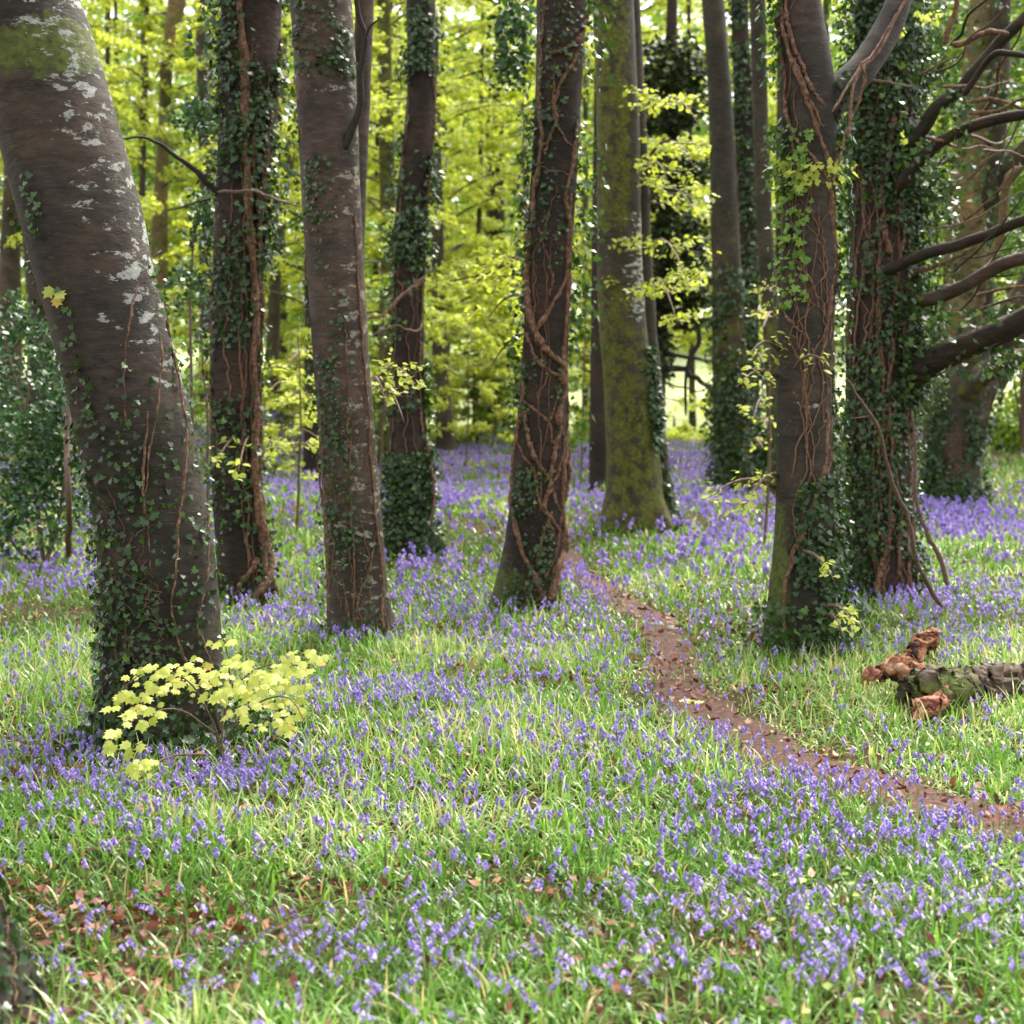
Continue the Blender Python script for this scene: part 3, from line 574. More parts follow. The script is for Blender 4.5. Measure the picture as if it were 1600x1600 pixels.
stems(T9, [vine_px(T9, [(1216, -20), (1222, 40), (1236, 90), (1262, 150), (1280, 190), (1300, 215)], 0.013, 60, 1, .003),
           vine_px(T9, [(1228, -20), (1232, 40), (1252, 100), (1275, 150), (1298, 175)], 0.011, 60, 2, .003),
           vine_px(T9, [(1240, 90), (1248, 120), (1270, 180), (1285, 225), (1292, 260), (1298, 330), (1302, 420), (1292, 500)], 0.015, 70, 3, .003),
           vine_px(T9, [(1212, 20), (1220, 90), (1228, 170), (1240, 210), (1262, 240), (1285, 265), (1295, 300), (1300, 380)], 0.012, 70, 4, .003),
           vine_px(T9, [(1305, 230), (1300, 280), (1296, 340), (1306, 400), (1296, 460), (1290, 520), (1284, 560), (1294, 620)], 0.016, 70, 5, .003),
           vine_px(T9, [(1300, 400), (1308, 440), (1300, 470), (1296, 520), (1288, 570), (1296, 610), (1290, 680), (1296, 720), (1276, 780), (1255, 830), (1244, 860)], 0.013, 70, 6, .003),
           vine_px(T9, [(1300, 640), (1296, 700), (1300, 780), (1302, 850), (1292, 920), (1288, 950)], 0.010, 50, 7, .003),
           vine_px(T9, [(1222, 480), (1235, 500), (1262, 530), (1280, 570)], 0.007, 40, 8, .003),
           vine_px(T9, [(1235, 400), (1262, 430), (1280, 480), (1278, 530)], 0.008, 40, 9, .003),
           vine_px(T9, [(1288, 620), (1288, 720), (1270, 790), (1245, 850), (1228, 920), (1225, 1000)], 0.012, 60, 10, .003)])
def ls(pts, dy, r, seed):
    q = curve(np.array(pts, float), 30, 1.2, seed); Y = T9.Y + np.linspace(dy[0], dy[1], 30)
    return tube(np.array([at(a, b, y) for (a, b), y in zip(q, Y)]), r, 6, 0.1, seed)
stems(T9, [ls([(1325, 215), (1335, 130), (1360, 95), (1385, 60), (1408, 10), (1430, -30)], (-.3, .3), .009, 1), ls([(1300, 175), (1340, 110), (1370, 75), (1400, 20)], (-.32, .2), .008, 2),
           ls([(1345, 95), (1352, 120), (1348, 140), (1336, 160)], (-.3, -.3), .006, 3), ls([(1310, 260), (1325, 200), (1345, 150), (1352, 100)], (-.3, -.2), .007, 4)], name='ivy_stem')
ivy(T9, 260, 200, 480, 180, 262, 0.048, 0.09, 0.42, seed=1, mat='ivyyoung', name='young_ivy')
ivy(T9, 90, 255, 300, 185, 345, 0.052, 0.11, 0.2, seed=2, mat='paleleaf', name='pale_leaves')
ivy(T9, 900, 120, 1000, 330, 372, 0.042, 0.10, 0.36, seed=3, name='ivy_fringe')
ivy(T9, 1000, 740, 1020, 245, 345, 0.042, 0.05, 0.40, seed=4)
ivy(T9, 300, -20, 300, 170, 215, 0.045, 0.12, 0.45, seed=5, tmin=.4, name='ivy_fringe')
ivy(T9, 420, 930, 1028, 185, 350, 0.05, 0.15, 0.3, seed=6, name='ivy_skirt')

# --- massive ivy tree
T10 = tree('ivy_smothered_tree', 'massive dark trunk smothered in glossy ivy with limbs reaching right', 11.8,
          [(-40, 1338, 1432), (0, 1338, 1430), (200, 1330, 1428), (400, 1326, 1426), (600, 1322, 1422), (800, 1320, 1424), (880, 1318, 1428), (935, 1314, 1436)],
          'dark', up=4, seed=11, flare=0.25, moss=0.1, rough=0.05)
ivy(T10, 8800, -80, 940, 165, 378, 0.043, 0.10, 0.37, seed=1)
ivy(T10, 1700, 60, 640, 320, 385, 0.05, 0.30, 0.40, seed=2, tmin=.15, name='ivy_fringe')
ivy(T10, 500, -60, 400, 160, 220, 0.05, 0.22, 0.44, seed=3, tmin=.2, name='ivy_fringe')
stems(T10, [vine(T10, 285, 180, 900, 0.014, 1), vine(T10, 300, 60, 700, 0.012, 2), vine(T10, 265, 400, 935, 0.012, 3), vine(T10, 310, 300, 935, 0.013, 4), vine(T10, 250, 600, 935, 0.010, 5),
            vine_px(T10, [(1392, 800), (1386, 850), (1375, 890), (1370, 930)], 0.024, 60, 3, .003, rise=.8),
            vine_px(T10, [(1395, 180), (1388, 240), (1378, 310), (1388, 400)], 0.022, 60, 4, .003, rise=.8)])
limb(T10, [(1410, 600), (1450, 568), (1500, 545), (1560, 520), (1640, 480), (1750, 440)], (-0.1, -1.2), 22, 15, 'dark', seed=1, moss=.15, wob=.2)
limb(T10, [(1380, 425), (1410, 412), (1450, 396), (1500, 382), (1540, 368), (1600, 344), (1680, 320)], (-0.3, -1.5), 9, 7, 'dark', seed=2, jit=.6)
limb(T10, [(1420, 470), (1455, 466), (1490, 455), (1530, 432), (1570, 412), (1620, 398), (1700, 370)], (-0.2, -1.0), 11, 9, 'smooth', seed=3, jit=.6)
limb(T10, [(1400, 300), (1430, 258), (1470, 222), (1520, 198), (1560, 186), (1620, 176), (1700, 165)], (-0.3, -1.0), 10, 7, 'dark', seed=4, jit=.6)
limb(T10, [(1405, 240), (1440, 205), (1462, 170), (1495, 145), (1530, 105), (1570, 60), (1610, 20), (1680, -40)], (-0.2, -1.2), 11, 7, 'moss', seed=5, jit=.8, moss=.2)
limb(T10, [(1505, 150), (1550, 88), (1580, 84), (1620, 90)], (-0.9, -1.3), 5, 4, 'dark', seed=6, name='twig')
limb(T10, [(1345, 125), (1380, 128), (1425, 136)], (-0.6, -0.6), 3, 2, 'twig', seed=7, name='twig', jit=.8)
limb(T10, [(1430, 425), (1470, 412), (1500, 400), (1520, 385)], (-0.4, -1.0), 4, 2, 'vine', seed=8, name='twig', jit=1)
limb(T10, [(1492, 72), (1515, 62), (1545, 50), (1575, 52)], (-0.5, -1.0), 5, 3, 'vine', seed=8, name='twig', jit=1)
limb(T10, [(1475, 70), (1480, 50), (1492, 20), (1500, -20)], (-0.4, -.5), 5, 3, 'vine', seed=18, name='twig', jit=1)
limb(T10, [(1461, 385), (1463, 340), (1455, 290), (1472, 250), (1490, 240)], (0.3, 0.3), 3.5, 2, 'darktwig', seed=9, name='twig', jit=1.2)
_r = np.random.default_rng(88)
for q in range(26):
    x0, y0 = _r.uniform(1420, 1540), _r.uniform(60, 620); ln = _r.uniform(60, 190); a_ = _r.uniform(-1.1, .45)
    pts = [(x0 + ln * u * math.cos(a_) + _r.normal(0, 6), y0 + ln * u * math.sin(a_) - 22 * u * u + _r.normal(0, 5)) for u in np.linspace(0, 1, 5)]
    limb(T10, pts, (_r.uniform(-1, .6), _r.uniform(-1.6, 1.2)), _r.uniform(1.6, 4), 0.8, _r.choice(['darktwig', 'twig', 'vine']), name='twig', seed=100 + q, jit=1.0, m=20, n=6)
# leaves hanging along those limbs
def leaf_cloud(t, boxes, n, tmpl, size, mat, name, seed=0, tmin=0.0, tmax=1.0, drop=-0.6, parent=None):
    r = np.random.default_rng(seed); P = []
    tot = sum(b[4] for b in boxes)
    for (x0, y0, x1, y1, wgt, ya, yb) in boxes:
        k = int(n * wgt / tot); px = r.uniform(x0, x1, k); py = r.uniform(y0, y1, k); Y = t.Y + r.uniform(ya, yb, k)
        P.append(np.array([at(a, b, y) for a, b, y in zip(px, py, Y)]))
    P = np.concatenate(P); keep = fbm(P, 3.0, seed + 5) > 0.47; P = P[keep]; m = len(P)
    D = r.normal(0, 0.6, (m, 3)) + [0, 0, drop]; N = r.normal(0, 0.5, (m, 3)) + [0, -0.5, 0.6]
    V, Fc = inst(*tmpl, P, D, N, size * r.uniform(0.6, 1.2, m))
    t.fol.setdefault((name, mat), []).append((V, Fc, np.repeat(r.uniform(tmin, tmax, m), len(tmpl[0]))))
leaf_cloud(T10, [(1400, 90, 1520, 260, 3, -.8, .3), (1420, 260, 1500, 420, 2, -.6, .4), (1400, 400, 1480, 600, 3, -.4, .3), (1480, 480, 1600, 590, 1.6, -1.0, -.3), (1350, -20, 1480, 120, 2, -.4, .6)], 3600, IVY, 0.055, 'ivy', 'ivy_leaves', 5, .15, .95)
leaf_cloud(T10, [(1430, 15, 1470, 35, 1, -1, -.8), (1405, 200, 1445, 220, 1, -1, -.8), (1395, -10, 1412, 60, 1, -1, -.7)], 100, OVAL, 0.05, 'paleleaf', 'pale_leaves', 6)

# --- far right multi-stemmed tree
T11 = tree('multi_stemmed_tree', 'broad tan multi-stemmed trunk splitting into several stems, at the right edge', 20.8,
          [(520, 1480, 1572), (560, 1474, 1566), (600, 1462, 1560), (650, 1448, 1545), (700, 1442, 1532), (750, 1440, 1528), (790, 1436, 1530)],
          'far', up=0.4, seed=12, flare=0.25, lob=4, moss=0.22, lichen=.1, rough=0.06)
limb(T11, [(1500, 620), (1502, 520), (1508, 420), (1512, 320), (1522, 220), (1530, 120), (1540, 20), (1548, -60), (1560, -200)], (0, 0.6), 36, 22, 'tan', name='stem', n=20, m=50, seed=1, moss=.4)
limb(T11, [(1530, 600), (1528, 500), (1535, 400), (1545, 310), (1556, 200), (1562, 110), (1566, 0), (1580, -120)], (0.3, 0), 24, 12, 'moss', name='stem', n=16, m=40, seed=2, moss=.35)
limb(T11, [(1535, 600), (1560, 560), (1590, 500), (1625, 440), (1680, 360)], (0.1, -0.5), 34, 26, 'far', name='stem', n=20, m=30, seed=3, moss=.25)
limb(T11, [(1505, 625), (1530, 590), (1560, 570), (1600, 560), (1660, 562), (1740, 580)], (-0.8, -2.2), 17, 15, 'moss', name='branch', n=16, m=30, seed=4, moss=.4)
limb(T11, [(1535, 330), (1560, 285), (1590, 250), (1630, 215), (1700, 160)], (0.2, -1.0), 20, 15, 'moss', name='branch', n=14, m=24, seed=5, moss=.35)
limb(T11, [(1520, 560), (1535, 440), (1560, 380), (1575, 280), (1600, 260)], (-0.6, -1.5), 8, 6, 'tan', name='branch', m=24, seed=6, jit=1, moss=.3)
ivy(T11, 2400, 600, 790, 200, 350, 0.06, 0.10, 0.42, seed=3, dens=lambda v, a: np.clip(1.2 - v, .2, 1))
leaf_cloud(T11, [(1500, 120, 1600, 520, 2, -1.0, .5), (1540, 300, 1640, 500, 1.5, .5, 2), (1480, 0, 1600, 200, 1.5, -1, .5)], 2600, IVY, 0.075, 'ivy', 'ivy_leaves', 8, .2, 1)

# --- mossy butt in the near left corner
T12 = tree('near_corner_trunk', 'ivy-flecked mossy butt of a trunk cut off by the bottom left corner', 3.75,
          [(1100, -560, -170), (1250, -500, -110), (1380, -450, -40), (1480, -420, 2), (1560, -400, 34), (1640, -390, 66)],
          'beech', up=1.5, seed=13, flare=0.12, moss=0.25)
ivy(T12, 500, 1330, 1680, 270, 385, 0.03, 0.03, 0.42, seed=1)
stems(T12, [vine(T12, 330, 1300, 1660, 0.005, 1), vine(T12, 350, 1300, 1660, 0.004, 2)])

vines(T1, 9, 620, 1160, 1, (.0015, .0035), (185, 350))
vines(T2, 7, -40, 940, 2, (.003, .008))
vines(T3, 7, 500, 1010, 3, (.0015, .004))
vines(T4, 5, -40, 760, 4, (.003, .007))
vines(T5, 6, -40, 800, 5, (.002, .005))
vines(T9, 9, -40, 900, 6, (.002, .005), (230, 350), .7)
vines(T10, 18, -60, 935, 7, (.004, .009))
vines(T11, 6, 640, 790, 8, (.004, .008))
vines(T7, 5, 100, 760, 9, (.004, .007))
flush_ivy()
# ------------------------------------------------------------------ beech crowns
def sprays(specs, seed, leaf=0.075, per=60, tmpl=DIA):
    """specs: list of (start, end, width). Flat horizontal fans of leaves along each branch. Returns leaves and wood."""
    r = np.random.default_rng(seed); Pv, Dv, Nv, wood = [], [], [], []
    for (a, b, wd, nl) in specs:
        a = np.array(a, float); b = np.array(b, float); L = np.linalg.norm(b - a); ax = (b - a) / L
        side = nrm(np.cross(ax, [0, 0, 1.0]))
        t = r.uniform(0.12, 1.0, nl) ** 0.8
        # side twigs give the fan its uneven edge
        nt_ = max(5, int(L * 5)); tw = r.uniform(0.1, 1, nt_); sgn = r.choice([-1, 1], nt_); ln = wd * (0.35 + 0.65 * r.uniform(0, 1, nt_)) * (1.05 - tw ** 2 * 0.75)
        tilt = r.normal(0, 0.12, nt_)
        k = r.integers(0, nt_, nl); u = r.uniform(0, 1, nl) ** 0.7
        dirt = nrm(side[None] * sgn[k][:, None] + ax[None] * 0.75)
        base = a[None] + ax[None] * (tw[k] * L)[:, None] + np.array([0, 0, 1.0]) * (0.12 * L * np.sin(tw[k] * PI) - 0.05 * L * tw[k] ** 2)[:, None]
        P = base + dirt * (u * ln[k])[:, None]; P[:, 2] += tilt[k] * u * ln[k] - 0.10 * (u * ln[k]) ** 2 + r.normal(0, 0.03, nl)
        P += r.normal(0, leaf * 0.5, (nl, 3)) * [1, 1, 0.4]
        Pv.append(P); Dv.append(dirt + r.normal(0, 0.55, (nl, 3)) + [0, 0, -0.35]); Nv.append(r.normal(0, 0.40, (nl, 3)) + [0, -0.25, 1.0])
        s = np.linspace(0, 1, 8)[:, None]; C = a + (b - a) * s; C[:, 2] += (0.12 * L * np.sin(s[:, 0] * PI) - 0.05 * L * s[:, 0] ** 2)
        wood.append(tube(C, np.linspace(0.012 + L * 0.006, 0.004, 8), 5))
        for q in range(0, nt_, 2):
            st = a + ax * tw[q] * L + np.array([0, 0, 0.12 * L * math.sin(tw[q] * PI) - 0.05 * L * tw[q] ** 2]); dd = nrm(side * sgn[q] + ax * 0.75)
            en = st + dd * ln[q]; en[2] += tilt[q] * ln[q] - 0.1 * ln[q] ** 2
            wood.append(tube(np.array([st, (st + en) / 2, en]), [0.007, 0.005, 0.003], 4))
    P = np.concatenate(Pv); m = len(P)
    V, Fc = inst(*tmpl, P, np.concatenate(Dv), np.concatenate(Nv), leaf * r.uniform(0.6, 1.25, m))
    zt = r.beta(2, 2, m)
    return V, Fc, np.repeat(zt, len(tmpl[0])), join(wood)[:2]
def crown(root, cx, cy, z0, z1, rad, nb, nl, seed, leaf=0.085, mat='beechleaf', wood='far', az=None, name='crown', rmin=0.3):
    r = np.random.default_rng(seed); sp = []
    for q in range(nb):
        z = z0 + (z1 - z0) * (q + r.uniform(0, 1)) / nb; a = r.uniform(0, 2 * PI) if az is None else r.uniform(*az)
        L = rad * r.uniform(0.45, 1.0) * (1.0 - 0.35 * (z - z0) / max(1, z1 - z0)); el = r.uniform(-0.12, 0.22)
        st = np.array([cx, cy, z]); en = st + np.array([math.cos(a), math.sin(a), el]) * L
        sp.append((st, en, L * r.uniform(0.28, 0.42), int(2.0 * nl * (L / rad) ** 1.2 * r.uniform(.6, 1.3))))
    V, Fc, T, W = sprays(sp, seed, leaf)
    mk(name, V, Fc, M[mat], root, smooth=False, attrs={'tint': T})
    mk('branches', W[0], W[1], M[wood], root, attrs={'moss': np.full(len(W[0]), .2), 'lichen': np.zeros(len(W[0]))})
def px_spray(root, items, seed, leaf, mat, name='leafy_branch', wood='twig', tmpl=DIA):
    """items: (px0,py0,Y0, px1,py1,Y1, width m, leaves)"""
    sp = [(at(a, b, c), at(d, e, f), wd, nl) for (a, b, c, d, e, f, wd, nl) in items]
    if name == 'leafy_branch':
        for q, one in enumerate(sp):
            V, Fc, T, W = sprays([one], seed * 7 + q, leaf, tmpl=tmpl)
            b = mk('leafy_branch', W[0], W[1], M[wood], root)
            mk('leaves', V - np.array(root.location), Fc, M[mat], b, smooth=False, attrs={'tint': T})
        return
    V, Fc, T, W = sprays(sp, seed, leaf, tmpl=tmpl)
    o = mk(name, V, Fc, M[mat], root, smooth=False, attrs={'tint': T})
    mk('twigs', W[0], W[1], M[wood], root, attrs={'moss': np.full(len(W[0]), .2), 'lichen': np.zeros(len(W[0]))})
    return o

def bg_tree(name, label, Y, rows, mat='far', up=4, seed=0, group=None, moss=.25, **cr):
    t = tree(name, label, Y, rows, mat, group=group, up=up, seed=seed, n=20, moss=moss, flare=0.2)
    if cr:
        crown(t.root, t.base[0], t.base[1], t.zb + cr.get('z0', 1.2), t.zb + cr.get('z1', 11) + 2, cr['rad'], cr['nb'], cr['nl'], seed, cr.get('leaf', .115), cr.get('cmat', 'beechleaf'), az=cr.get('az'))
    return t
def col(px, w0, w1, yb, lean=0, top=-40):
    """straight trunk rows from a base x, top and bottom widths"""
    return [(top + (yb - top) * q, px + lean * (1 - q) - (w0 + (w1 - w0) * q) / 2, px + lean * (1 - q) + (w0 + (w1 - w0) * q) / 2) for q in (0, .25, .5, .75, .93)] + [(yb, px - w1 * .65, px + w1 * .65)]

bg_tree('background_beech', 'thin background beech trunk just right of the ivy-skirted tree', 35, [(240, 674, 690), (400, 674, 694), (520, 674, 698), (640, 678, 706), (712, 682, 716)], 'far', seed=21, rad=4.2, nb=34, nl=330, z0=3, z1=10.5)
bg_tree('background_beech', 'dark background beech with leafy tiers midway between ivy-skirted and vine-wrapped trees', 46, [(180, 768, 786), (300, 764, 788), (420, 758, 790), (540, 756, 792), (620, 752, 794), (684, 744, 802)], 'dark', seed=22, moss=.2, rad=5.5, nb=46, nl=420, z0=2.5, z1=13)
bg_tree('background_beech', 'dark background trunk hidden behind the left edge of the smooth beech', 26, [(380, 476, 496), (500, 476, 502), (640, 476, 506), (752, 472, 510)], 'dark', seed=23, up=5, rad=3.6, nb=30, nl=320, z0=1.2, z1=8)
bg_tree('background_beech', 'dark narrow trunk close behind the left side of the mossy beech', 22, [(160, 928, 944), (400, 924, 944), (600, 922, 948), (778, 920, 952)], 'dark', seed=24, up=4)
bg_tree('background_beech', 'thin leaning far trunk seen between the ivy-clad and smooth trunks', 36, [(250, 448, 460), (340, 432, 448), (420, 422, 440), (560, 414, 436), (690, 410, 436)], 'far', seed=25, up=3, rad=3.5, nb=22, nl=240, z0=3.5, z1=9)
bg_tree('background_beech', 'far mossy trunk leaning right, beside the big leaning beech', 34, [(-40, 268, 298), (40, 258, 284), (100, 250, 270), (200, 248, 266), (300, 240, 262), (380, 236, 262), (560, 236, 264), (640, 232, 270)], 'tan', seed=26, moss=.4, rad=4.5, nb=34, nl=320, z0=3.4, z1=10.5)
bg_tree('background_beech', 'pinkish far trunk partly behind dark holly leaves left of the ivy-clad trunk', 30, [(-40, 302, 322), (60, 305, 324), (200, 310, 328), (310, 312, 330), (500, 312, 334), (650, 308, 336)], 'smooth', seed=27, up=4)
bg_tree('background_beech', 'brownish far trunk at the left border of the picture', 27, [(280, 6, 28), (400, 0, 32), (520, -4, 34), (690, -10, 40)], 'far', seed=28, up=5, rad=3.8, nb=26, nl=300, z0=2.8, z1=9)
bg_tree('background_beech', 'grey-green far trunk showing between the left border and the leaning beech', 24, [(300, 30, 58), (400, 38, 70), (500, 44, 80), (700, 40, 90)], 'moss', seed=29, up=4)
bg_tree('background_beech', 'mossy far trunk beside the dark curved twig of the smooth beech', 30, [(-40, 588, 608), (100, 590, 612), (200, 592, 616), (400, 594, 618), (700, 590, 622)], 'moss', seed=30, moss=.45, rad=4, nb=34, nl=320, z0=2.0, z1=9.5)
# unseen-trunk crowns: farther rank
FAR = [(-8.6, 42), (-11.5, 38), (-5.5, 44), (-2.6, 40), (-.8, 56), (2.6, 37), (4.4, 52), (-13, 52), (-9, 58), (-5, 62), (0.6, 66), (13.5, 44), (10.8, 36), (16, 55), (9.0, 60), (-16.5, 46)]
for k, (x, y) in enumerate(FAR):
    b = at(800, 600, y); sc = F / y; px = 800 + x * sc; pb = float(proj([[x, y, float(gz(x, y))]])[1][0])
    wpx = 0.30 * sc
    t = tree('distant_tree', 'thin distant beech deep in the sunlit leaves behind the nearer trunks', y, col(px, wpx * .6, wpx, pb, lean=rng.uniform(-12, 12)), 'far', group='distant beeches deep in the wood', up=3, seed=40 + k, n=12, moss=.3)
    crown(t.root, x, y, t.zb + (0.7 if k not in (11, 12, 13, 14) else 3.5), t.zb + 18, 5.8, 58, 470, 60 + k, .14, 'beechleaf' if k % 4 else 'greenleaf')

for k, (px, Yt, top, wd, ln_) in enumerate([(160, 44, -40, 13, 10), (188, 50, -40, 10, -8), (215, 40, -40, 12, 16), (345, 46, -40, 12, 0), (446, 48, -40, 12, -14), (585, 44, -40, 12, 8), (700, 52, -40, 11, -10), (742, 40, 60, 10, 12), (815, 48, -40, 12, 6), (915, 46, -40, 12, 0), (1082, 47, -40, 11, -6), (1215, 40, -40, 13, 4), (1300, 42, -40, 14, -10), (60, 46, 200, 12, 6)]):
    xg = (px - 800) / F * Yt; pb = float(proj([[xg, Yt, float(gz(xg, Yt))]])[1][0])
    tree('distant_tree', 'thin distant beech deep in the sunlit leaves behind the nearer trunks', Yt, col(px, wd * .6, wd, pb, lean=ln_, top=top), ('far', 'moss', 'smooth')[k % 3], group='distant beeches deep in the wood', up=5, seed=80 + k, n=12, moss=.3)
# near sprays seen between the trunks
px_spray(T6.root, [(1010, 190, 17.6, 1095, 182, 15.5, .7, 200), (1005, 260, 17.6, 1085, 244, 15.5, .7, 220), (1003, 330, 17.6, 1090, 318, 15.5, .6, 160), (1005, 400, 17.6, 1078, 430, 15.2, .7, 230), (1005, 455, 17.4, 1060, 492, 15.2, .7, 230), (1005, 290, 17.4, 1045, 275, 15.5, .6, 120)], 3, .07, 'beechleaf', tmpl=OVAL)
px_spray(T5.root, [(835, 425, 12.5, 770, 420, 13.5, .5, 130), (835, 470, 12.5, 755, 500, 13.5, .5, 170), (830, 520, 12.5, 765, 570, 13, .5, 150), (830, 440, 12.6, 765, 455, 13.5, .45, 130)], 4, .065, 'beechleaf', tmpl=OVAL)
px_spray(T3.root, [(585, 600, 10.2, 650, 592, 9.4, .22, 60), (580, 590, 10.2, 606, 640, 9.6, .2, 45), (590, 620, 10.2, 632, 650, 9.4, .12, 16)], 5, .05, 'paleleaf', tmpl=OVAL)
px_spray(T2.root, [(395, 700, 11.6, 335, 715, 10.6, .10, 22), (400, 690, 11.6, 372, 725, 10.6, .12, 22)], 6, .06, 'paleleaf', tmpl=OVAL)
px_spray(T9.root, [(1225, 770, 9.3, 1105, 768, 8.8, .10, 46), (1225, 745, 9.3, 1160, 790, 8.7, .12, 40), (1225, 560, 9.3, 1170, 545, 8.7, .14, 22), (1225, 600, 9.3, 1150, 596, 8.7, .1, 20), (1240, 575, 9.0, 1290, 560, 8.6, .05, 14)], 7, .05, 'paleleaf', tmpl=OVAL)
px_spray(T9.root, [(1280, 955, 9.0, 1335, 968, 8.5, .10, 24), (1285, 965, 9.0, 1320, 990, 8.5, .10, 16), (1255, 860, 8.85, 1305, 905, 8.6, .06, 14)], 17, .045, 'paleleaf', tmpl=OVAL)
# young leafy saplings behind trunks 2-4
def sapling(name, label, px, py, Y, hpx, items, seed, leaf, mat, cat='sapling', group=None, tmpl=OVAL):
    b = at(px, py, Y); b[2] = float(gz(b[0], b[1])); r0 = empty(name, b); tag(r0, label, cat, group)
    top = at(px + 4, py - hpx, Y)
    V, Fc = tube(curve(np.array([b - [0, 0, .05], (b + top) / 2 + [0.04, 0, 0], top]), 14, 0.008, seed), np.linspace(0.018, .005, 14), 6)
    mk('stem', V, Fc, M['twig'], r0); px_spray(r0, items, seed, leaf, mat, name='foliage', tmpl=tmpl); return r0
def tiers(px, Y, y0, y1, w, n, seed, nl, wd=.5):
    r = np.random.default_rng(seed); o = []
    for q in range(n):
        y = y0 + (y1 - y0) * (q + r.uniform(0, .8)) / n; s = -1 if q % 2 else 1
        o.append((px, y, Y, px + s * w * r.uniform(.5, 1), y + r.uniform(-15, 25), Y + r.uniform(-1, 1), wd * r.uniform(.7, 1.2), nl))
    return o
sapling('beech_sapling', 'young yellow-green sapling between the ivy-clad trunk and the smooth trunk', 462, 748, 16, 240, tiers(452, 16, 560, 740, 55, 13, 1, 80, .35), 31, .065, 'paleleaf')
sapling('beech_sapling', 'green sapling filling the gap left of the ivy-skirted tree', 592, 730, 19, 330, tiers(596, 19, 330, 700, 60, 16, 2, 120, .55), 32, .075, 'greenleaf')
sapling('beech_sapling', 'tiered yellow-green sapling behind the thin trunk in the middle of the wood', 726, 700, 28, 200, tiers(722, 28, 440, 690, 80, 16, 3, 200, .8), 33, .09, 'beechleaf')
sapling('beech_sapling', 'bright green sapling in the gap between vine-wrapped and mossy trunks', 908, 715, 26, 420, tiers(905, 26, 180, 700, 40, 22, 4, 130, .7), 34, .09, 'greenleaf')
sapling('beech_sapling', 'yellow-green sapling low beside the right flank of the leaning beech', 345, 735, 20, 200, tiers(320, 20, 520, 720, 45, 10, 5, 90, .5), 35, .08, 'greenleaf')
sapling('beech_sapling', 'bright little sapling beside the left foot of the forked ivy tree', 1196, 740, 15, 220, tiers(1192, 15, 440, 720, 26, 8, 6, 26, .25), 36, .05, 'paleleaf')

for q_, (px_, Y_, w_, lab_) in enumerate([(660, 38, 50, 'low leafy sapling behind the foot of the thin middle trunk'), (770, 40, 50, 'low leafy sapling far behind the left edge of the vine-wrapped tree'), (735, 41, 46, 'low leafy sapling under the dark background beech'), (540, 36, 60, 'low leafy sapling far behind the smooth beech'), (440, 34, 50, 'low leafy sapling deep between the ivy-clad and smooth trunks'), (830, 42, 40, 'low leafy sapling hidden behind the vine-wrapped tree'), (960, 42, 40, 'low leafy sapling behind the mossy beech'), (620, 42, 44, 'low leafy sapling behind the ivy-skirted tree'), (1150, 40, 40, 'low leafy sapling behind the slim mossy trunk')]):
    sapling('beech_sapling', lab_, px_, 690, Y_, 130, tiers(px_, Y_, 570, 690, w_, 12, 50 + q_, 170, 1.0), 60 + q_, .13, 'greenleaf' if q_ % 2 else 'beechleaf')
# ------------------------------------------------------------------ dark shrubs, yew, hedge
def shrub(name, label, px, py, Y, boxes, n, size, mat, seed, cat='shrub', tmpl=OVAL, stemsn=5, tmin=0, tmax=1, group=None, top=None):
    b = at(px, py, Y); b[2] = float(gz(b[0], b[1])); r0 = empty(name, b); tag(r0, label, cat, group)
    r = np.random.default_rng(seed); P = []; tot = sum(q[4] for q in boxes)
    for (cx, cy, rx, ry, wgt, dz) in boxes:
        k = int(n * wgt / tot); u = nrm(r.normal(0, 1, (k, 3))) * (r.uniform(0, 1, (k, 1)) ** (1 / 2.2))
        for a in u:
            P.append(at(cx + a[0] * rx, cy + a[1] * ry, Y + dz + a[2] * rx * Y / F))
    P = np.array(P); keep = fbm(P, 2.6, seed, 3) > 0.46; P = P[keep]; P = P[P[:, 2] > gz(P[:, 0], P[:, 1]) + 0.02]; m = len(P)
    D = r.normal(0, 0.7, (m, 3)) + [0, 0, -0.2]; N = r.normal(0, 0.55, (m, 3)) + [0, -0.3, 0.8]
    V, Fc = inst(*tmpl, P, D, N, size * r.uniform(.6, 1.25, m))
    mk('foliage', V, Fc, M[mat], r0, smooth=False, attrs={'tint': np.repeat(r.uniform(tmin, tmax, m), len(tmpl[0]))})
    ws = []
    for q in range(stemsn):
        c = boxes[r.integers(0, len(boxes))]; e = at(c[0] + r.uniform(-.7, .7) * c[2], c[1] + r.uniform(-.7, .3) * c[3], Y + c[5])
        mid = (b + e) / 2 + r.normal(0, .08, 3); ws.append(tube(curve(np.array([b, mid, e]), 12, .012, seed + q), np.linspace(.022, .007, 12), 6))
    V, Fc, _ = join(ws); mk('stems', V, Fc, M['twig'], r0)
    return r0
shrub('holly_bush', 'dark glossy holly bush filling the left edge below the far trunks', 70, 860, 13, [(20, 640, 90, 130, 3, 0), (95, 720, 70, 120, 2.5, .3), (30, 800, 80, 80, 2, 0), (70, 560, 80, 70, 1.6, .6), (10, 500, 50, 50, .6, .6), (120, 620, 50, 50, .5, .2)], 8500, .058, 'holly', 1, tmin=.2)
shrub('holly_bush', 'loose dark holly branch clump between the leaning beech and ivy-clad trunk, upper', 318, 830, 13.5, [(295, 170, 62, 45, 2, 0), (325, 60, 34, 70, 1.4, 0), (325, 340, 50, 60, 1.3, 0), (290, 470, 40, 60, 1.5, 0), (315, 540, 34, 40, .8, 0)], 3400, .06, 'holly', 2, tmin=.1, stemsn=2)
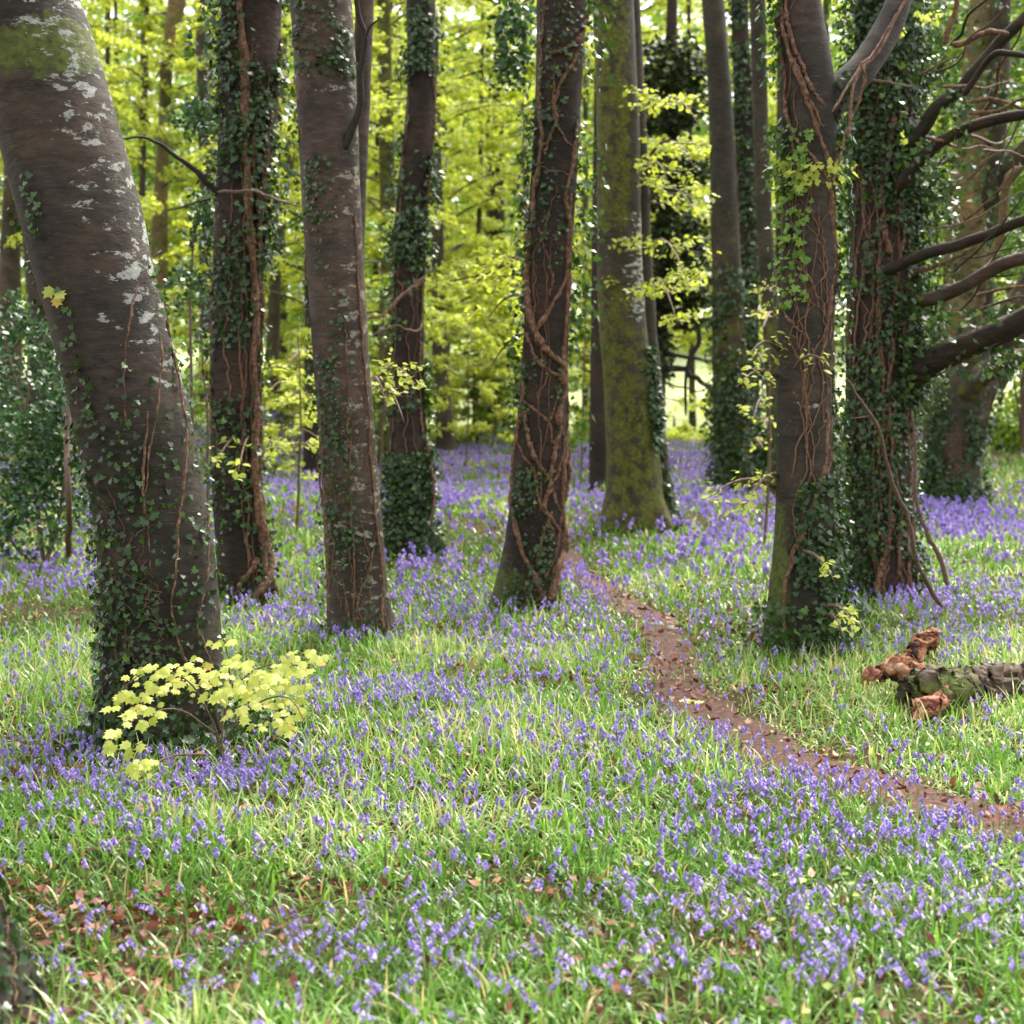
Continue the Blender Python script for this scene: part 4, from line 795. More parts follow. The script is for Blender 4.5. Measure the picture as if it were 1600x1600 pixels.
shrub('ivy_bush', 'dark green leaf clump hanging high left of the vine-wrapped tree', 800, 880, 14, [(790, 90, 44, 70, 2, 0), (800, 20, 60, 40, 1.5, 0), (820, 190, 20, 70, .5, 0)], 1100, .065, 'holly', 3, tmin=.1, stemsn=1)
# holly pole stem
V, Fc = tube(curve(np.array([gp(107, 868) - [0, 0, .05], at(108, 800, 11.8), at(104, 700, 11.9), at(110, 600, 12.1)]), 20, .004, 1), np.linspace(.035, .02, 20), 8, .1)
o = mk('thin_pole_tree', V, Fc, M['twig'], origin=gp(107, 868)); tag(o, 'thin straight sapling stem standing at the foot of the holly bush on the left', 'sapling')

YW = tree('yew_tree', 'almost black yew behind the gap between the mossy beech and slim mossy trunk', 29,
          [(0, 1042, 1058), (200, 1036, 1060), (400, 1024, 1056), (560, 1012, 1040), (730, 1008, 1040)], 'dark', up=3, seed=14)
rr_ = np.random.default_rng(5)
Pq = []
for (cx, cy, rx, ry, k) in [(1048, 100, 60, 50, 2400), (1030, 180, 62, 34, 2000), (1070, 150, 40, 60, 1200), (1065, 260, 56, 34, 1500), (1030, 300, 44, 40, 1100), (1046, 370, 48, 50, 1500), (1060, 450, 60, 40, 2200), (1085, 400, 34, 80, 1200), (1030, 560, 26, 60, 1100), (1010, 420, 30, 90, 1000), (1070, 505, 50, 12, 300), (1020, 650, 14, 60, 300)]:
    u = nrm(rr_.normal(0, 1, (k, 3))) * (rr_.uniform(0, 1, (k, 1)) ** .45)
    Pq.append(np.array([at(cx + a[0] * rx, cy + a[1] * ry, 29 + a[2] * 1.2) for a in u]))
Pq = np.concatenate(Pq); Pq = Pq[fbm(Pq * [1, 1, 2.2], 1.6, 4) > .36]
V, Fc = inst(*DIA, Pq, rr_.normal(0, 1, (len(Pq), 3)) * [1, 1, .4] + [0, 0, -.4], rr_.normal(0, .5, (len(Pq), 3)) + [0, 0, 1], .12 * rr_.uniform(.6, 1.3, len(Pq)))
mk('crown', V, Fc, M['yew'], YW.root, smooth=False, attrs={'tint': np.repeat(rr_.uniform(0, 1, len(Pq)), 4)})
flush_ivy()
limb(YW, [(1030, 512), (1060, 508), (1090, 500), (1116, 498)], (-.3, -.6), 5, 3, 'darktwig', jit=.8)
limb(YW, [(1090, 505), (1092, 535), (1078, 560), (1072, 590), (1071, 620), (1072, 650)], (-.5, -.5), 4, 2, 'darktwig', seed=2)
limb(YW, [(1018, 560), (1050, 555), (1085, 560), (1118, 566)], (-.3, -.4), 3, 2.5, 'darktwig', seed=3, jit=1)
limb(YW, [(1020, 560), (1050, 575), (1080, 585), (1105, 605), (1120, 620)], (-.3, -.6), 6, 3, 'darktwig', seed=4, jit=2)
limb(YW, [(1025, 590), (1050, 602), (1072, 606), (1095, 612), (1112, 600)], (-.3, -.6), 1.8, 1, 'darktwig', seed=5, jit=1, name='twig')
shrub('bramble_bush', 'low yellow-green bramble bush at the field edge in front of the fence post', 1072, 692, 41, [(1040, 688, 26, 12, 1, 0), (1075, 682, 36, 16, 2, 0), (1112, 685, 26, 16, 1, 0), (1070, 668, 10, 10, .4, 0)], 1500, .13, 'paleleaf', 4, tmin=0)
shrub('bramble_bush', 'yellow-green bush at the field edge between the vine-wrapped and mossy trunks', 910, 690, 40, [(905, 678, 26, 20, 1, 0)], 500, .13, 'greenleaf', 14)
shrub('understorey_bush', 'dark ivy bush between the slim mossy trunk and the forked ivy tree', 1200, 745, 22, [(1196, 690, 22, 60, 2, 0), (1200, 600, 16, 60, .8, 0)], 1500, .08, 'ivy', 6)
shrub('hedge_shrub', 'sunlit yellow-green shrub on the right edge beyond the multi-stemmed tree', 1575, 705, 31, [(1590, 665, 50, 42, 2, 0), (1600, 620, 50, 30, 1, 1), (1640, 640, 60, 50, 2, 0), (1560, 690, 30, 18, 1, 0), (1690, 660, 60, 50, 2, 0)], 6500, .11, 'greenleaf', 7, tmin=.4)
shrub('understorey_bush', 'green understorey bush behind the ivy-smothered tree', 1440, 735, 27, [(1440, 640, 40, 90, 2, 0), (1430, 480, 60, 110, 2.4, 0), (1420, 280, 90, 130, 3, 0), (1330, 200, 60, 180, 2, 0), (1470, 60, 100, 130, 4, 0), (1540, 200, 60, 160, 2, .5)], 16000, .11, 'greenleaf', 8, tmin=0, tmax=.6, stemsn=12)
shrub('understorey_bush', 'dense mixed foliage behind the multi-stemmed tree at the top right', 1600, 700, 30, [(1600, 300, 110, 130, 3, 0), (1640, 480, 90, 100, 2, 0), (1600, 100, 100, 140, 3, 1)], 15000, .11, 'greenleaf', 9, tmax=.65, stemsn=12)

# fence posts with wire at the field edge
fb = gp(1053, 690); fr = empty('field_fence', fb); tag(fr, 'wooden post and wire fence along the bright field edge', 'fence')
fy = fb[1]
for px in (905, 1053, 1210):
    b = at(px, 690, fy); b[2] = float(gz(b[0], b[1]))
    mk('post', *tube(np.array([b + [0, 0, -.1], b + [0.01, 0, .3], b + [0, 0, .75]]), [.06, .055, .055], 8, .1), M['post'], fr)
a_, c_ = at(800, 690, fy), at(1300, 690, fy)
for hh in (.35, .62):
    s = np.linspace(0, 1, 30)[:, None]; C = a_ + (c_ - a_) * s; C[:, 2] = gz(C[:, 0], C[:, 1]) + hh
    mk('wire', *tube(C, .006, 4), M['wire'], fr)

# ------------------------------------------------------------------ far wood beyond (mass)
r = np.random.default_rng(77); k = 170000
X = r.uniform(-60, 60, k); Yf = r.uniform(78, 95, k) + np.abs(X) * .1
base = gz(X, Yf); hh = 12 + 21 * fbm(np.c_[X, Yf], .09, 3, 3)
Z = base + hh * r.uniform(0, 1, k) ** .8
gap = (X > 7.0) & (X < 12.5) & (Z > 0)
P = np.c_[X, Yf, Z]; ok = (fbm(P, .35, 9) > .41) & ~(gap & (Yf < 0)); P = P[ok]; m = len(P)
V, Fc = inst(*DIA, P, r.normal(0, 1, (m, 3)), r.normal(0, .6, (m, 3)) + [0, -.3, .8], .55 * r.uniform(.6, 1.3, m))
o = mk('far_wood', V, Fc, M['greenleaf'], smooth=False, attrs={'tint': np.repeat(r.uniform(.2, 1, m), 4)}); tag(o, 'hazy mass of spring green woodland across the field', 'woodland', kind='stuff')

# ------------------------------------------------------------------ bluebell density, grass
ELL = [  # photo ellipses: cx, cy, rx, ry, density
    (700, 735, 130, 32, 80), (1000, 725, 190, 30, 85), (1100, 740, 90, 30, 80), (1040, 800, 160, 40, 45), (1150, 850, 120, 60, 60), (920, 930, 60, 30, 90), (1490, 825, 130, 36, 90), (1480, 950, 180, 26, 140), (1520, 1020, 120, 22, 120),
    (430, 975, 90, 35, 120), (560, 1005, 70, 22, 110), (75, 915, 90, 35, 80), (60, 1045, 110, 22, 60), (690, 975, 130, 40, 95), (870, 950, 50, 20, 110), (1030, 1050, 0.1, 0.1, 0),
    (640, 1115, 180, 30, 160), (800, 1160, 200, 45, 150), (1000, 1200, 230, 50, 130), (1250, 1255, 230, 38, 130), (1480, 1310, 200, 36, 170), (300, 1235, 340, 52, 150), (640, 1250, 160, 60, 90), (60, 1220, 90, 40, 90), (840, 1020, 190, 45, 75), (1140, 990, 60, 30, 60),
    (540, 870, 90, 40, 45), (650, 800, 120, 40, 40), (700, 900, 90, 40, 45), (480, 760, 60, 16, 70), (1000, 1320, 700, 60, 62), (400, 1320, 400, 50, 55), (1250, 1450, 420, 110, 62), (800, 1540, 800, 90, 46)]
ELL = [e if e[4] else None for e in ELL]; ELL = [e for e in ELL if e]
VOID = [(1300, 1140, 170, 50, .85), (1580, 735, 130, 50, .99), (570, 1150, 60, 18, .7), (200, 1460, 140, 40, .6), (560, 1050, 170, 22, .6), (980, 860, 90, 26, .7), (90, 985, 100, 26, .75), (1380, 900, 0.1, .1, 0), (1500, 900, 110, 26, .5), (480, 820, 70, 25, .5), (60, 840, 90, 40, .9)]
VOID = [v for v in VOID if v[4]]
def bdens(px, py, xy):
    d = np.full(len(px), 20.0)
    for cx, cy, rx, ry, s in ELL:
        q = ((px - cx) / rx) ** 2 + ((py - cy) / ry) ** 2; d = np.maximum(d, s * np.exp(-q * .9))
    for cx, cy, rx, ry, s in VOID:
        q = ((px - cx) / rx) ** 2 + ((py - cy) / ry) ** 2; d = d * (1 - s * np.exp(-q * .9))
    return d * (0.6 + 0.9 * sstep(.32, .70, fbm(xy, 2.6, 21, 3))) * (1 - .5 * sstep(17, 28, xy[:, 1])) * (1 + 1.9 * sstep(13, 5, xy[:, 1]))
def trunk_block(x, y, grow=1.0):
    ok = np.ones(len(x), bool)
    for t in TREES:
        if t.base[1] < 50: ok &= np.hypot(x - t.base[0], y - t.base[1]) > t.rm * 1.15 * grow
    return ok
def scatter(dfun, y0, y1, dmax, seed, margin=1.28):
    """rejection sample of the ground inside the widened view wedge"""
    r = np.random.default_rng(seed); hw = 800 / F * margin
    A = hw * (y1 ** 2 - y0 ** 2); n = int(A * dmax)
    y = np.sqrt(r.uniform(y0 ** 2, y1 ** 2, n)); x = r.uniform(-1, 1, n) * hw * y
    z = gz(x, y); px, py, _ = proj(np.c_[x, y, z])
    d = dfun(px, py, np.c_[x, y]); k = r.uniform(0, 1, n) < d / dmax
    k &= trunk_block(x, y)
    return x[k], y[k], z[k], px[k], py[k]
def shade_bare(px, py):
    """places where the grass is thin: litter hollows and under the maple"""
    b = np.ones(len(px))
    for cx, cy, rx, ry, s in [(190, 1460, 170, 34, .85), (230, 1560, 150, 40, .4), (880, 1400, 80, 16, .7), (900, 1560, 120, 24, .5), (1180, 1500, 90, 20, .5), (520, 1400, 90, 20, .5), (330, 1180, 120, 30, .5), (1240, 1000, 110, 26, .6), (60, 1230, 60, 20, .5), (1250, 1090, 110, 16, .4), (780, 1070, 140, 12, .6), (940, 1480, 60, 16, .5), (1340, 1560, 90, 30, .4), (40, 1400, 80, 24, .6)]:
        q = ((px - cx) / rx) ** 2 + ((py - cy) / ry) ** 2; b = b * (1 - s * np.exp(-q))
    return b
def blades(x, y, z, h, w, seg, seed, lean=.55):
    r = np.random.default_rng(seed); n = len(x); az = r.uniform(0, 2 * PI, n); d = np.stack([np.cos(az), np.sin(az)], -1)
    s = np.stack([-d[:, 1], d[:, 0]], -1); bend = r.uniform(.15, 1.5, n) * lean
    rows = []
    for k in range(seg + 1):
        u = k / seg; a = bend * u * 1.5 + bend * .25
        if k == 0: cx, cz = np.zeros(n), np.zeros(n)
        else: cx = cx + np.sin(a) * h / seg; cz = cz + np.cos(a) * h / seg
        ww = w * (1 - u ** 2.2) * .5 * (0.75 + .5 * min(1, u * 3)) + .0004
        C = np.stack([x + d[:, 0] * cx, y + d[:, 1] * cx, z + cz - .01], -1)
        lift = ww * .35
        rows += [C + np.c_[s * ww[:, None], lift], C - np.c_[s * ww[:, None], -lift]]
    V = np.stack(rows, 1); nv = V.shape[1]
    f = np.array([[2 * k, 2 * k + 1, 2 * k + 3, 2 * k + 2] for k in range(seg)])
    Fc = (f[None] + (np.arange(n) * nv)[:, None, None]).reshape(-1, 4)
    return V.reshape(-1, 3), Fc, nv
def gdens(mx): 
    def f(px, py, xy):
        pd = path_dist(xy[:, 0], xy[:, 1])
        return mx * (.34 + .66 * sstep(.25, .6, fbm(xy, 2.8, 8, 3))) * shade_bare(px, py) * np.clip((pd - .42 - .9 * (fbm(xy, 3.2, 12, 3) - .5)) / .8, 0.035, 1)
    return f
parts = []
for (y0, y1, dm, hh, ww, seg, sd) in [(2.6, 5.6, 4200, .115, .0058, 5, 1), (5.6, 9.5, 2400, .12, .0066, 4, 2), (9.5, 16, 1050, .13, .009, 3, 3), (16, 28, 380, .15, .016, 2, 4), (28, 50, 90, .18, .032, 2, 5)]:
    x, y, z, px, py = scatter(gdens(dm), y0, y1, dm, 200 + sd)
    r = np.random.default_rng(300 + sd); n = len(x); pt = fbm(np.c_[x, y], .9, 55, 3)
    pdn = path_dist(x, y)
    h = hh * 1.12 * r.uniform(.45, 1.35, n) * (.55 + .8 * pt) * np.clip(.35 + pdn / 4, .35, 1); wd = ww * r.uniform(.6, 1.5, n)
    V, Fc, nv = blades(x, y, z, h, wd, seg, 400 + sd, 1.25)
    tn_ = np.clip(r.beta(1.6, 1.9, n) * .95 + (pt - .5) * 1.25 - .02, 0, .95); tn_[r.uniform(0, 1, n) > .95] = 1.0
    parts.append((V, Fc, np.repeat(tn_, nv)))
V, Fc, T = join(parts)
o = mk('grass', V, Fc, M['grass'], attrs={'tint': T}); tag(o, 'lush arching green grass and bluebell leaves covering the woodland floor', 'grass', kind='stuff')
print('grass faces', len(Fc))

# ------------------------------------------------------------------ bluebells
def bell(n=6):
    """a nodding bell with flared tips, pointing along +y"""
    v = []; th = np.arange(n) * 2 * PI / n
    for yy, rr in ((0, .10), (.18, .24), (.72, .26), (1.0, .46)):
        for t in th: v.append([rr * math.cos(t), yy, rr * math.sin(t)])
    f = [[a * n + b, a * n + (b + 1) % n, (a + 1) * n + (b + 1) % n, (a + 1) * n + b] for a in range(3) for b in range(n)]
    return np.array(v), np.array(f)
BELL = bell(6); BELLM = bell(4)
LOW = (np.array([[-.3, 0, 0], [.3, 0, 0], [.42, 1, 0], [-.42, 1, 0], [0, 0, -.3], [0, 0, .3], [0, 1, .42], [0, 1, -.42]], float), np.array([[0, 1, 2, 3], [4, 5, 6, 7]]))
def bluebell_geo(seed, h, nb, bs):
    """local geometry: stem tube and bells"""
    r = np.random.default_rng(seed); m = 9; u = np.linspace(0, 1, m); bend = r.uniform(.35, .8)
    cx = h * bend * np.maximum(0, u - .45) ** 1.6 * 1.6; cz = h * (u - .28 * np.maximum(0, u - .7) ** 1.4 * 2)
    C = np.c_[cx, np.zeros(m), cz]; stem = tube(C, np.linspace(.0032, .0013, m), 5)
    P, D, N = [], [], []
    for k in range(nb):
        q = .70 + .30 * k / (nb - 1); i_ = q * (m - 1); a = int(min(i_, m - 2)); c = C[a] + (C[a + 1] - C[a]) * (i_ - a)
        az = r.normal(0, .9); dv = np.array([math.cos(az) * .9, math.sin(az) * .9, -.75 - r.uniform(0, .6)])
        P.append(c + nrm(dv) * .006); D.append(dv); N.append([0.1, r.normal(0, 1), 1])
    Vb, Fb = inst(*BELL, np.array(P), np.array(D), np.array(N, float), bs * np.linspace(1.1, .7, nb))
    return stem, (Vb, Fb, r.uniform(.1, .9, nb))
x, y, z, px, py = scatter(bdens, 2.9, 46, 760, 900)
pd = path_dist(x, y); k = pd > .82 - .25 * sstep(7, 5.4, y) + np.random.default_rng(4).uniform(-.4, .35, len(pd)); x, y, z, px, py = x[k], y[k], z[k], px[k], py[k]
print('bluebells', len(x))
inview = (px > 5) & (px < 1595) & (py < 1650) & (py > 600)
near = np.argsort(np.where(inview, y, 1e9))[:300]
mask = np.zeros(len(x), bool); mask[near] = True
vars_ = []
for q in range(8):
    (sv, sf), (bv, bf, bt) = bluebell_geo(q, .125 + .007 * q, 5 + q % 3, .0148)
    me_s = mk('stem', sv, sf, M['bellstem'], attrs={'tint': np.full(len(sv), .5)})
    me_b = mk('flower_head', bv, bf, M['bell'], attrs={'tint': np.repeat(bt, len(BELL[0]))})
    vars_.append((me_s.data, me_b.data)); bpy.data.objects.remove(me_s); bpy.data.objects.remove(me_b)
r = np.random.default_rng(71)
for q, i_ in enumerate(near):
    ms_, mb_ = vars_[q % 8]
    rt = empty('bluebell', (x[i_], y[i_], z[i_] - .01)); rt.rotation_euler = (r.normal(0, .08), r.normal(0, .08), r.uniform(0, 2 * PI))
    s = r.uniform(.75, 1.15); rt.scale = (s, s, s)
    tag(rt, 'single violet bluebell flower on a green stem in the nearest grass', 'bluebell', 'bluebells in the foreground grass')
    for nm, me in (('stem', ms_), ('flower_head', mb_)):
        o = bpy.data.objects.new(nm, me); COL.objects.link(o); o.parent = rt
# the rest of the carpet as one mass
rx, ry, rz = x[~mask], y[~mask], z[~mask]; n = len(rx); r = np.random.default_rng(72)
az = r.uniform(0, 2 * PI, n); near_k = .57 + .40 * sstep(6, 18, ry); H = r.uniform(.16, .25, n) * near_k * (1 - .15 * sstep(18, 40, ry)); hd = np.stack([np.cos(az), np.sin(az), np.zeros(n)], -1)
bp_ = []; sp_ = []
mid = ry < 12
for (sel, tmpl, nb, bs) in ((mid, BELLM, 7, .024), (~mid, LOW, 5, .036)):
    q = np.where(sel)[0]; nn = len(q); B = np.stack([rx[q], ry[q], rz[q]], -1)
    for k in range(nb):
        u = .70 + .30 * k / (nb - 1)
        P = B + hd[q] * (H[q] * .16 * max(0, u - .5) * 2)[:, None]; P[:, 2] += H[q] * (u - .1 * max(0, u - .8) * 5)
        a2 = az[q] + r.normal(0, 1.0, nn); D = np.stack([np.cos(a2), np.sin(a2), -.7 - r.uniform(0, .8, nn)], -1)
        Vb, Fb = inst(tmpl[0], tmpl[1], P, D, np.stack([r.normal(0, 1, nn), r.normal(0, 1, nn), np.ones(nn)], -1), bs * near_k[q] * r.uniform(.75, 1.2, nn) * (1.1 - .3 * k / nb))
        bp_.append((Vb, Fb, np.repeat(np.clip(r.normal(.5, .22, nn), 0, 1), len(tmpl[0]))))
V, Fc, T = join(bp_)
o = mk('bluebell_carpet', V, Fc, M['bell'], attrs={'tint': T}); tag(o, 'drifts of violet-blue bluebell flowers spread through the wood', 'bluebells', kind='stuff')
q = np.where(ry < 14)[0]; V, Fc, nv = blades(rx[q], ry[q], rz[q], H[q] * .95, np.full(len(q), .0035), 3, 5, .12)
o = mk('bluebell_stems', V, Fc, M['bellstem'], attrs={'tint': r.uniform(0, 1, len(V))}); tag(o, 'thin green stems beneath the drifts of bluebells', 'bluebell stems', kind='stuff')

# ------------------------------------------------------------------ leaf litter
def ldens(px, py, xy):
    pd = path_dist(xy[:, 0], xy[:, 1])
    return 34 + 1500 * (1 - shade_bare(px, py)) ** 1.2 + 260 * sstep(1.6, .7, pd) * (.15 + vnoise(xy, 3, 4) ** 2) + 25 * sstep(.55, .75, fbm(xy, 1.8, 44, 2))
x, y, z, px, py = scatter(ldens, 2.8, 14, 1100, 950); r = np.random.default_rng(9); n = len(x)
P = np.c_[x, y, z + r.uniform(.012, .06, n)]
CURL = (np.array([[0, 0, .05], [0.20, 0.25, .0], [0.30, 0.5, .14], [0.16, .8, .05], [0, 1.1, .22], [-0.2, .78, .12], [-0.26, 0.5, .02], [-0.22, 0.2, .13]], float), np.array([[0, 1, 7], [1, 2, 6], [1, 6, 7], [2, 3, 5], [2, 5, 6], [3, 4, 5]]))
V, Fc = inst(*CURL, P, r.normal(0, 1, (n, 3)) * [1, 1, .45], r.normal(0, .7, (n, 3)) + [0, 0, 1], r.uniform(.02, .052, n))
o = mk('leaf_litter', V, Fc, M['litter'], smooth=False, attrs={'tint': np.repeat(r.beta(1.5, 2, n), 8)}); tag(o, 'scattered reddish brown dead leaves lying in the grass', 'leaf litter', kind='stuff')
# small broad-leaved seedlings in the grass
def wdens(px, py, xy): return 10 + 110 * sstep(.62, .74, fbm(xy, 1.5, 91, 2))
x, y, z, px, py = scatter(wdens, 2.8, 20, 120, 960); n = len(x)
P = np.c_[x, y, z + r.uniform(.03, .10, n)]
V, Fc = inst(*OVAL, P, r.normal(0, 1, (n, 3)) * [1, 1, .3], r.normal(0, .35, (n, 3)) + [0, 0, 1], r.uniform(.018, .042, n))
o = mk('ground_ivy', V, Fc, M['greenleaf'], smooth=False, attrs={'tint': np.repeat(r.uniform(.2, 1, n), 6)}); tag(o, 'small broad green leaves growing low among the grass', 'ground cover', kind='stuff')

# ------------------------------------------------------------------ maple sapling at the foot of the leaning beech
mb = gp(345, 1185); mr = empty('maple_sapling', mb); tag(mr, 'low bright yellow-green maple sapling spreading at the foot of the leaning beech', 'sapling')
mY = 6.35
def mpt(px, py, dy=0): return at(px, py, mY + dy)
br = [[(345, 1185), (330, 1120), (290, 1060), (230, 1050), (180, 1085)], [(345, 1185), (350, 1120), (370, 1070), (420, 1040), (500, 1040)], [(340, 1150), (280, 1110), (220, 1120), (170, 1160)],
      [(348, 1160), (400, 1100), (450, 1090), (480, 1130)], [(345, 1140), (330, 1060), (330, 1010)], [(335, 1180), (280, 1180), (220, 1200), (190, 1215)], [(350, 1120), (360, 1060), (350, 1000)]]
dys = [(0, -.25), (0, .25), (0, -.45), (0, -.25), (0, -.05), (0, -.75), (0, .05)]
ws = []
for q, (b, dd) in enumerate(zip(br, dys)):
    c = curve(np.array(b, float), 20, 1.0, q); ws.append(tube(np.array([mpt(a, e, dd[0] + (dd[1] - dd[0]) * s_ / 19) for s_, (a, e) in enumerate(c)]), np.linspace(.006, .002, 20), 6))
V, Fc, _ = join(ws); mk('stem', V, Fc, M['twig'], mr)
r = np.random.default_rng(12); P = []; SZ = []
for (cx, cy, rx, ry, k, d0, d1) in [(330, 1060, 100, 26, 50, -.3, 0), (240, 1060, 50, 24, 24, -.4, -.1), (210, 1110, 50, 30, 26, -.5, -.25), (300, 1040, 60, 16, 16, -.2, 0), (430, 1070, 60, 34, 60, -.1, .3), (470, 1030, 40, 18, 22, 0, .3), (455, 1115, 26, 28, 20, -.2, .1), (205, 1165, 45, 12, 10, -.6, -.4), (225, 1195, 26, 14, 12, -.8, -.6), (370, 1095, 40, 20, 16, -.3, -.1), (420, 1135, 26, 10, 7, -.2, 0), (345, 1000, 24, 5, 4, 0, .05), (180, 1150, 16, 12, 4, -.6, -.5), (380, 1030, 30, 10, 8, -.2, .1), (365, 1115, 25, 8, 4, -.2, -.1), (205, 1085, 20, 8, 5, -.4, -.3)]:
    for _ in range(int(k * 1.25)):
        a = nrm(r.normal(0, 1, 2)) * math.sqrt(r.uniform(0, 1)); P.append(mpt(cx + a[0] * rx, cy + a[1] * ry, r.uniform(d0, d1))); SZ.append(r.uniform(.024, .052))
P = np.array(P); n = len(P)
D = np.stack([r.normal(0, .65, n) - .25, -r.uniform(.2, 1, n), -r.uniform(.25, .9, n)], -1); N = r.normal(0, .25, (n, 3)) + [0, -.35, 1]
V, Fc = inst(*MAPLE, P, D, N, SZ)
mk('foliage', V, Fc, M['maple'], mr, smooth=False, attrs={'tint': np.repeat(np.where(r.uniform(0, 1, n) > .96, 1, r.uniform(0, .75, n)), len(MAPLE[0]))})
# dark ivy mound under the sapling
b = gp(330, 1190); im = empty('ivy_mound', b); tag(im, 'dark low ivy patch around the foot of the leaning beech', 'ivy plant')
k = 1500; a = r.uniform(0, 2 * PI, k); q = np.sqrt(r.uniform(0, 1, k)); X = T1.base[0] + .12 + np.cos(a) * q * .62; Y_ = T1.base[1] - .18 + np.sin(a) * q * .45
Z = gz(X, Y_) + .02 + (1 - q ** 2) * r.uniform(0, .22, k)
V, Fc = inst(*IVY, np.c_[X, Y_, Z], r.normal(0, .8, (k, 3)) + [0, 0, -.2], r.normal(0, .5, (k, 3)) + [0, -.5, .8], .038 * r.uniform(.6, 1.3, k))
mk('leaves', V, Fc, M['ivy'], im, smooth=False, attrs={'tint': np.repeat(r.uniform(0, .7, k), len(IVY[0]))})

# ------------------------------------------------------------------ fallen wood at the right
def lump(pts, R, mat, name, parent=None, n=14, m=26, wob=.25, seed=0, moss=None):
    V, Fc = tube(curve(np.array(pts), m, .004, seed), np.interp(np.linspace(0, 1, m), np.linspace(0, 1, len(R)), R), n, wob, seed)
    V = V + (np.stack([fbm(V * [1, 1, 1], 22, seed + q, 4) for q in (0, 5, 9)], -1) - .5) * .10
    at_ = None if moss is None else {'moss': np.full(len(V), moss), 'lichen': np.full(len(V), .0)}
    return mk(name, V, Fc, M[mat], parent, attrs=at_)
LY = 7.75
lb = at(1540, 1112, LY); lg = empty('fallen_log', lb); tag(lg, 'short mossy dark log lying in the grass at the right edge', 'log')
lz = lambda px, py, Y=LY: at(px, py, Y)
lump([lz(1508, 1080, 7.72), lz(1514, 1080, 7.72), lz(1550, 1080, 7.75), lz(1600, 1080, 7.8), lz(1700, 1082, 7.85)], [.10, .13, .125, .12, .12], 'logbark', 'bark', lg, 40, 110, .3, 1, .34)
lump([lz(1420, 1092, 7.5), lz(1440, 1086, 7.55), lz(1475, 1084, 7.6), lz(1512, 1084, 7.7)], [.07, .12, .115, .10], 'logbark', 'rotten_section', lg, 32, 60, .6, 6, .42)
lump([lz(1436, 1126, 7.28), lz(1446, 1110, 7.36), lz(1468, 1096, 7.46), lz(1484, 1090, 7.5)], [.018, .055, .06, .03], 'pinkwood', 'broken_end', lg, 28, 50, .5, 2)
wb = at(1400, 1085, 7.9); wr = empty('rotten_branch', wb); tag(wr, 'orange decayed piece of wood propped against the log, with a pale knobbly prong', 'dead wood')
lump([lz(1372, 1062, 7.85), lz(1380, 1052, 7.85), lz(1405, 1046, 7.85), lz(1432, 1062, 7.8), lz(1460, 1080, 7.7)], [.03, .055, .07, .065, .05], 'orangewood', 'main_piece', wr, 30, 60, .5, 3)
lump([lz(1405, 1042, 7.9), lz(1425, 1030, 8.0), lz(1437, 1012, 8.05), lz(1450, 996, 8.1), lz(1462, 985, 8.1)], [.035, .04, .05, .05, .03], 'orangewood', 'prong', wr, 26, 50, .6, 4)
lump([lz(1350, 1056, 7.8), lz(1362, 1054, 7.8), lz(1376, 1056, 7.8)], [.015, .025, .02], 'pinkwood', 'splinter', wr, 10, 12, .35, 5)

# thin fallen boughs leaning on the ivy tree
def bough(name, label, pts, Ys, R, mat, cat='branch', seed=0, twigs=()):
    q = curve(np.array([[a, b, c] for (a, b), c in zip(pts, Ys)], float), 40, 0, seed); rs = np.random.default_rng(seed)
    P = np.array([at(a + rs.normal(0, .6), b, c) for a, b, c in q]); o = empty(name, P[-1]); tag(o, label, cat)
    V, Fc = tube(P, np.linspace(R[0], R[1], 40), 8, .12, seed); mk('bough', V, Fc, M[mat], o)
    for tpts, ty in twigs:
        c = curve(np.array(tpts, float), 14, .6, seed); V, Fc = tube(np.array([at(a, b, ty) for a, b in c]), np.linspace(.006, .003, 14), 5); mk('twig', V, Fc, M[mat], o)
bough('fallen_bough', 'long thin reddish bough leaning from the ivy-smothered tree down to the bluebells', [(1322, 590), (1340, 620), (1372, 668), (1386, 725), (1402, 775), (1420, 810), (1430, 870), (1448, 910), (1472, 950)], [9.6, 9.7, 9.8, 9.9, 10, 10.1, 10.2, 10.3, 10.4], (.010, .018), 'twig', seed=1, twigs=[([(1360, 650), (1345, 652), (1328, 655)], 9.8), ([(1358, 640), (1360, 660), (1358, 680)], 9.8)])
bough('fallen_bough', 'second thin bough curving down beside the right flank of the ivy-smothered tree', [(1425, 640), (1430, 700), (1430, 760), (1436, 800), (1452, 840), (1470, 875), (1480, 915)], [11, 11, 11, 11, 11, 11, 11], (.010, .020), 'twig', seed=2)
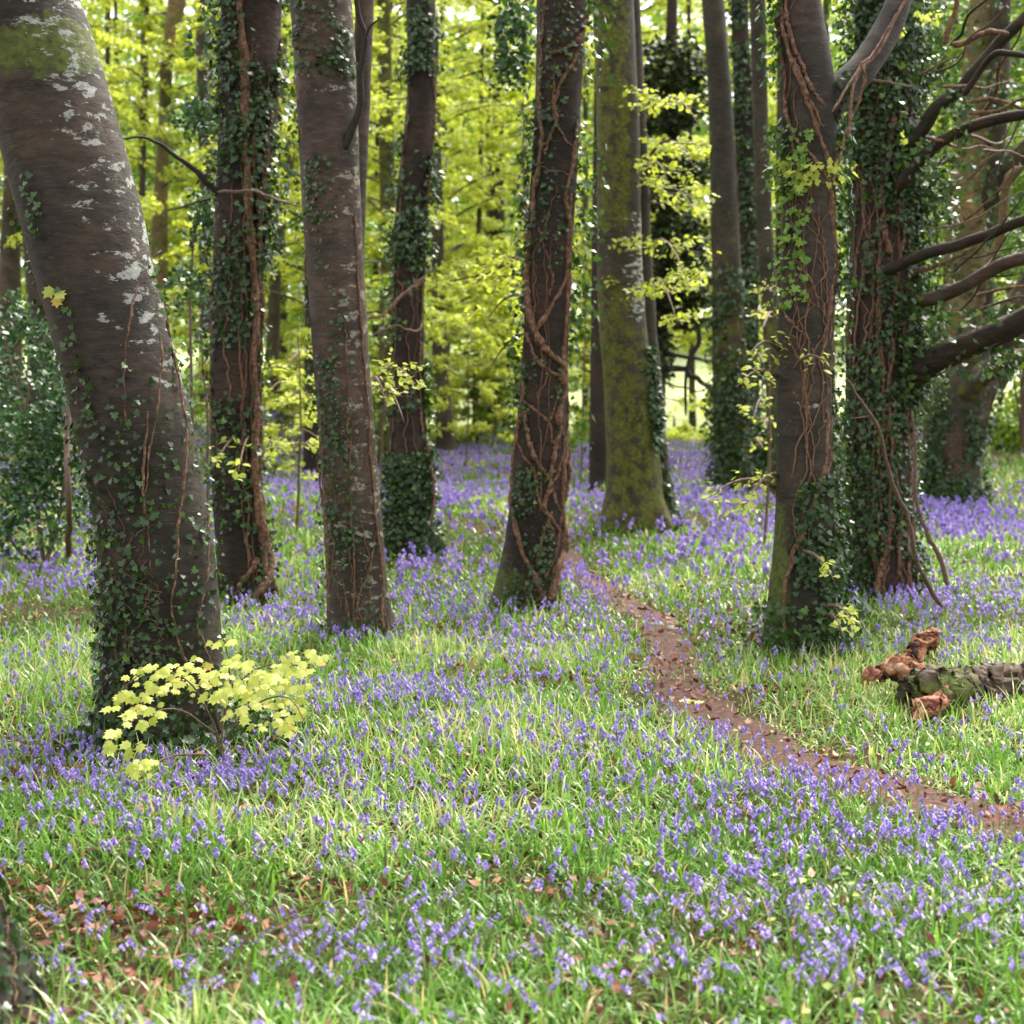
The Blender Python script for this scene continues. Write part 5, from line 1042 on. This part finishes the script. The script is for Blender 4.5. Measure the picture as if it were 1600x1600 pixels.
bough('hanging_twig', 'thin twig arching out beside the mid height of the middle background beech', [(700, 440), (740, 432), (775, 422), (830, 380)], [20, 20, 20, 20], (.014, .02), 'darktwig', cat='twig', seed=3)
bough('ground_twig', 'brown stick lying across the bluebells left of centre', [(590, 1125), (610, 1140), (635, 1155), (662, 1172)], [gp(590, 1128)[1], gp(610, 1145)[1] - .02, gp(635, 1160)[1] - .05, gp(662, 1176)[1] - .03], (.006, .010), 'twig', cat='stick', seed=4)
bough('ground_twig', 'long thin brown stem trailing on the litter at the bottom left', [(110, 1570), (160, 1585), (215, 1600), (260, 1615)], [gp(110, 1580)[1], gp(160, 1596)[1], gp(215, 1610)[1], gp(260, 1625)[1]], (.005, .008), 'twig', cat='stick', seed=5)

# stone and pale leaves on the path
def stone(px, py, s, label, seed):
    c = gp(px, py); c[2] = float(gz(c[0], c[1])) + .02; bm_n = 16; th = np.linspace(0, 2 * PI, bm_n, endpoint=False); V = []
    for k in range(9):
        ph = PI * k / 8
        for t in th: V.append([math.sin(ph) * math.cos(t), math.sin(ph) * math.sin(t) * .8, math.cos(ph) * .5])
    V = np.array(V); V = V * (1 + (fbm(V, 1.6, seed)[:, None] - .5) * .7) * s + c
    f = [[a * bm_n + b, (a + 1) * bm_n + b, (a + 1) * bm_n + (b + 1) % bm_n, a * bm_n + (b + 1) % bm_n] for a in range(8) for b in range(bm_n)]
    o = mk('stone', V, f, M['stone'], origin=c); tag(o, label, 'stone')
stone(1026, 982, .055, 'grey half-buried stone at the narrow neck of the path', 1)
stone(1050, 988, .05, 'small dark stone on the path beside the larger one', 2)
for q, (px, py, lab) in enumerate([(1062, 1105, 'pale yellow fallen leaf on the path, left one of the pair'), (1085, 1107, 'pale fallen leaf on the path, right one of the pair')]):
    c = gp(px, py) + [0, 0, .03]; V, Fc = inst(*MAPLE, c[None], np.array([[1., .3 * q, .1]]), np.array([[.1, -.3, 1.]]), [.075 - .02 * q])
    o = mk('fallen_leaf', V, Fc, M['maple'], smooth=False, origin=c, attrs={'tint': np.full(len(V), .6)}); tag(o, lab, 'leaf')
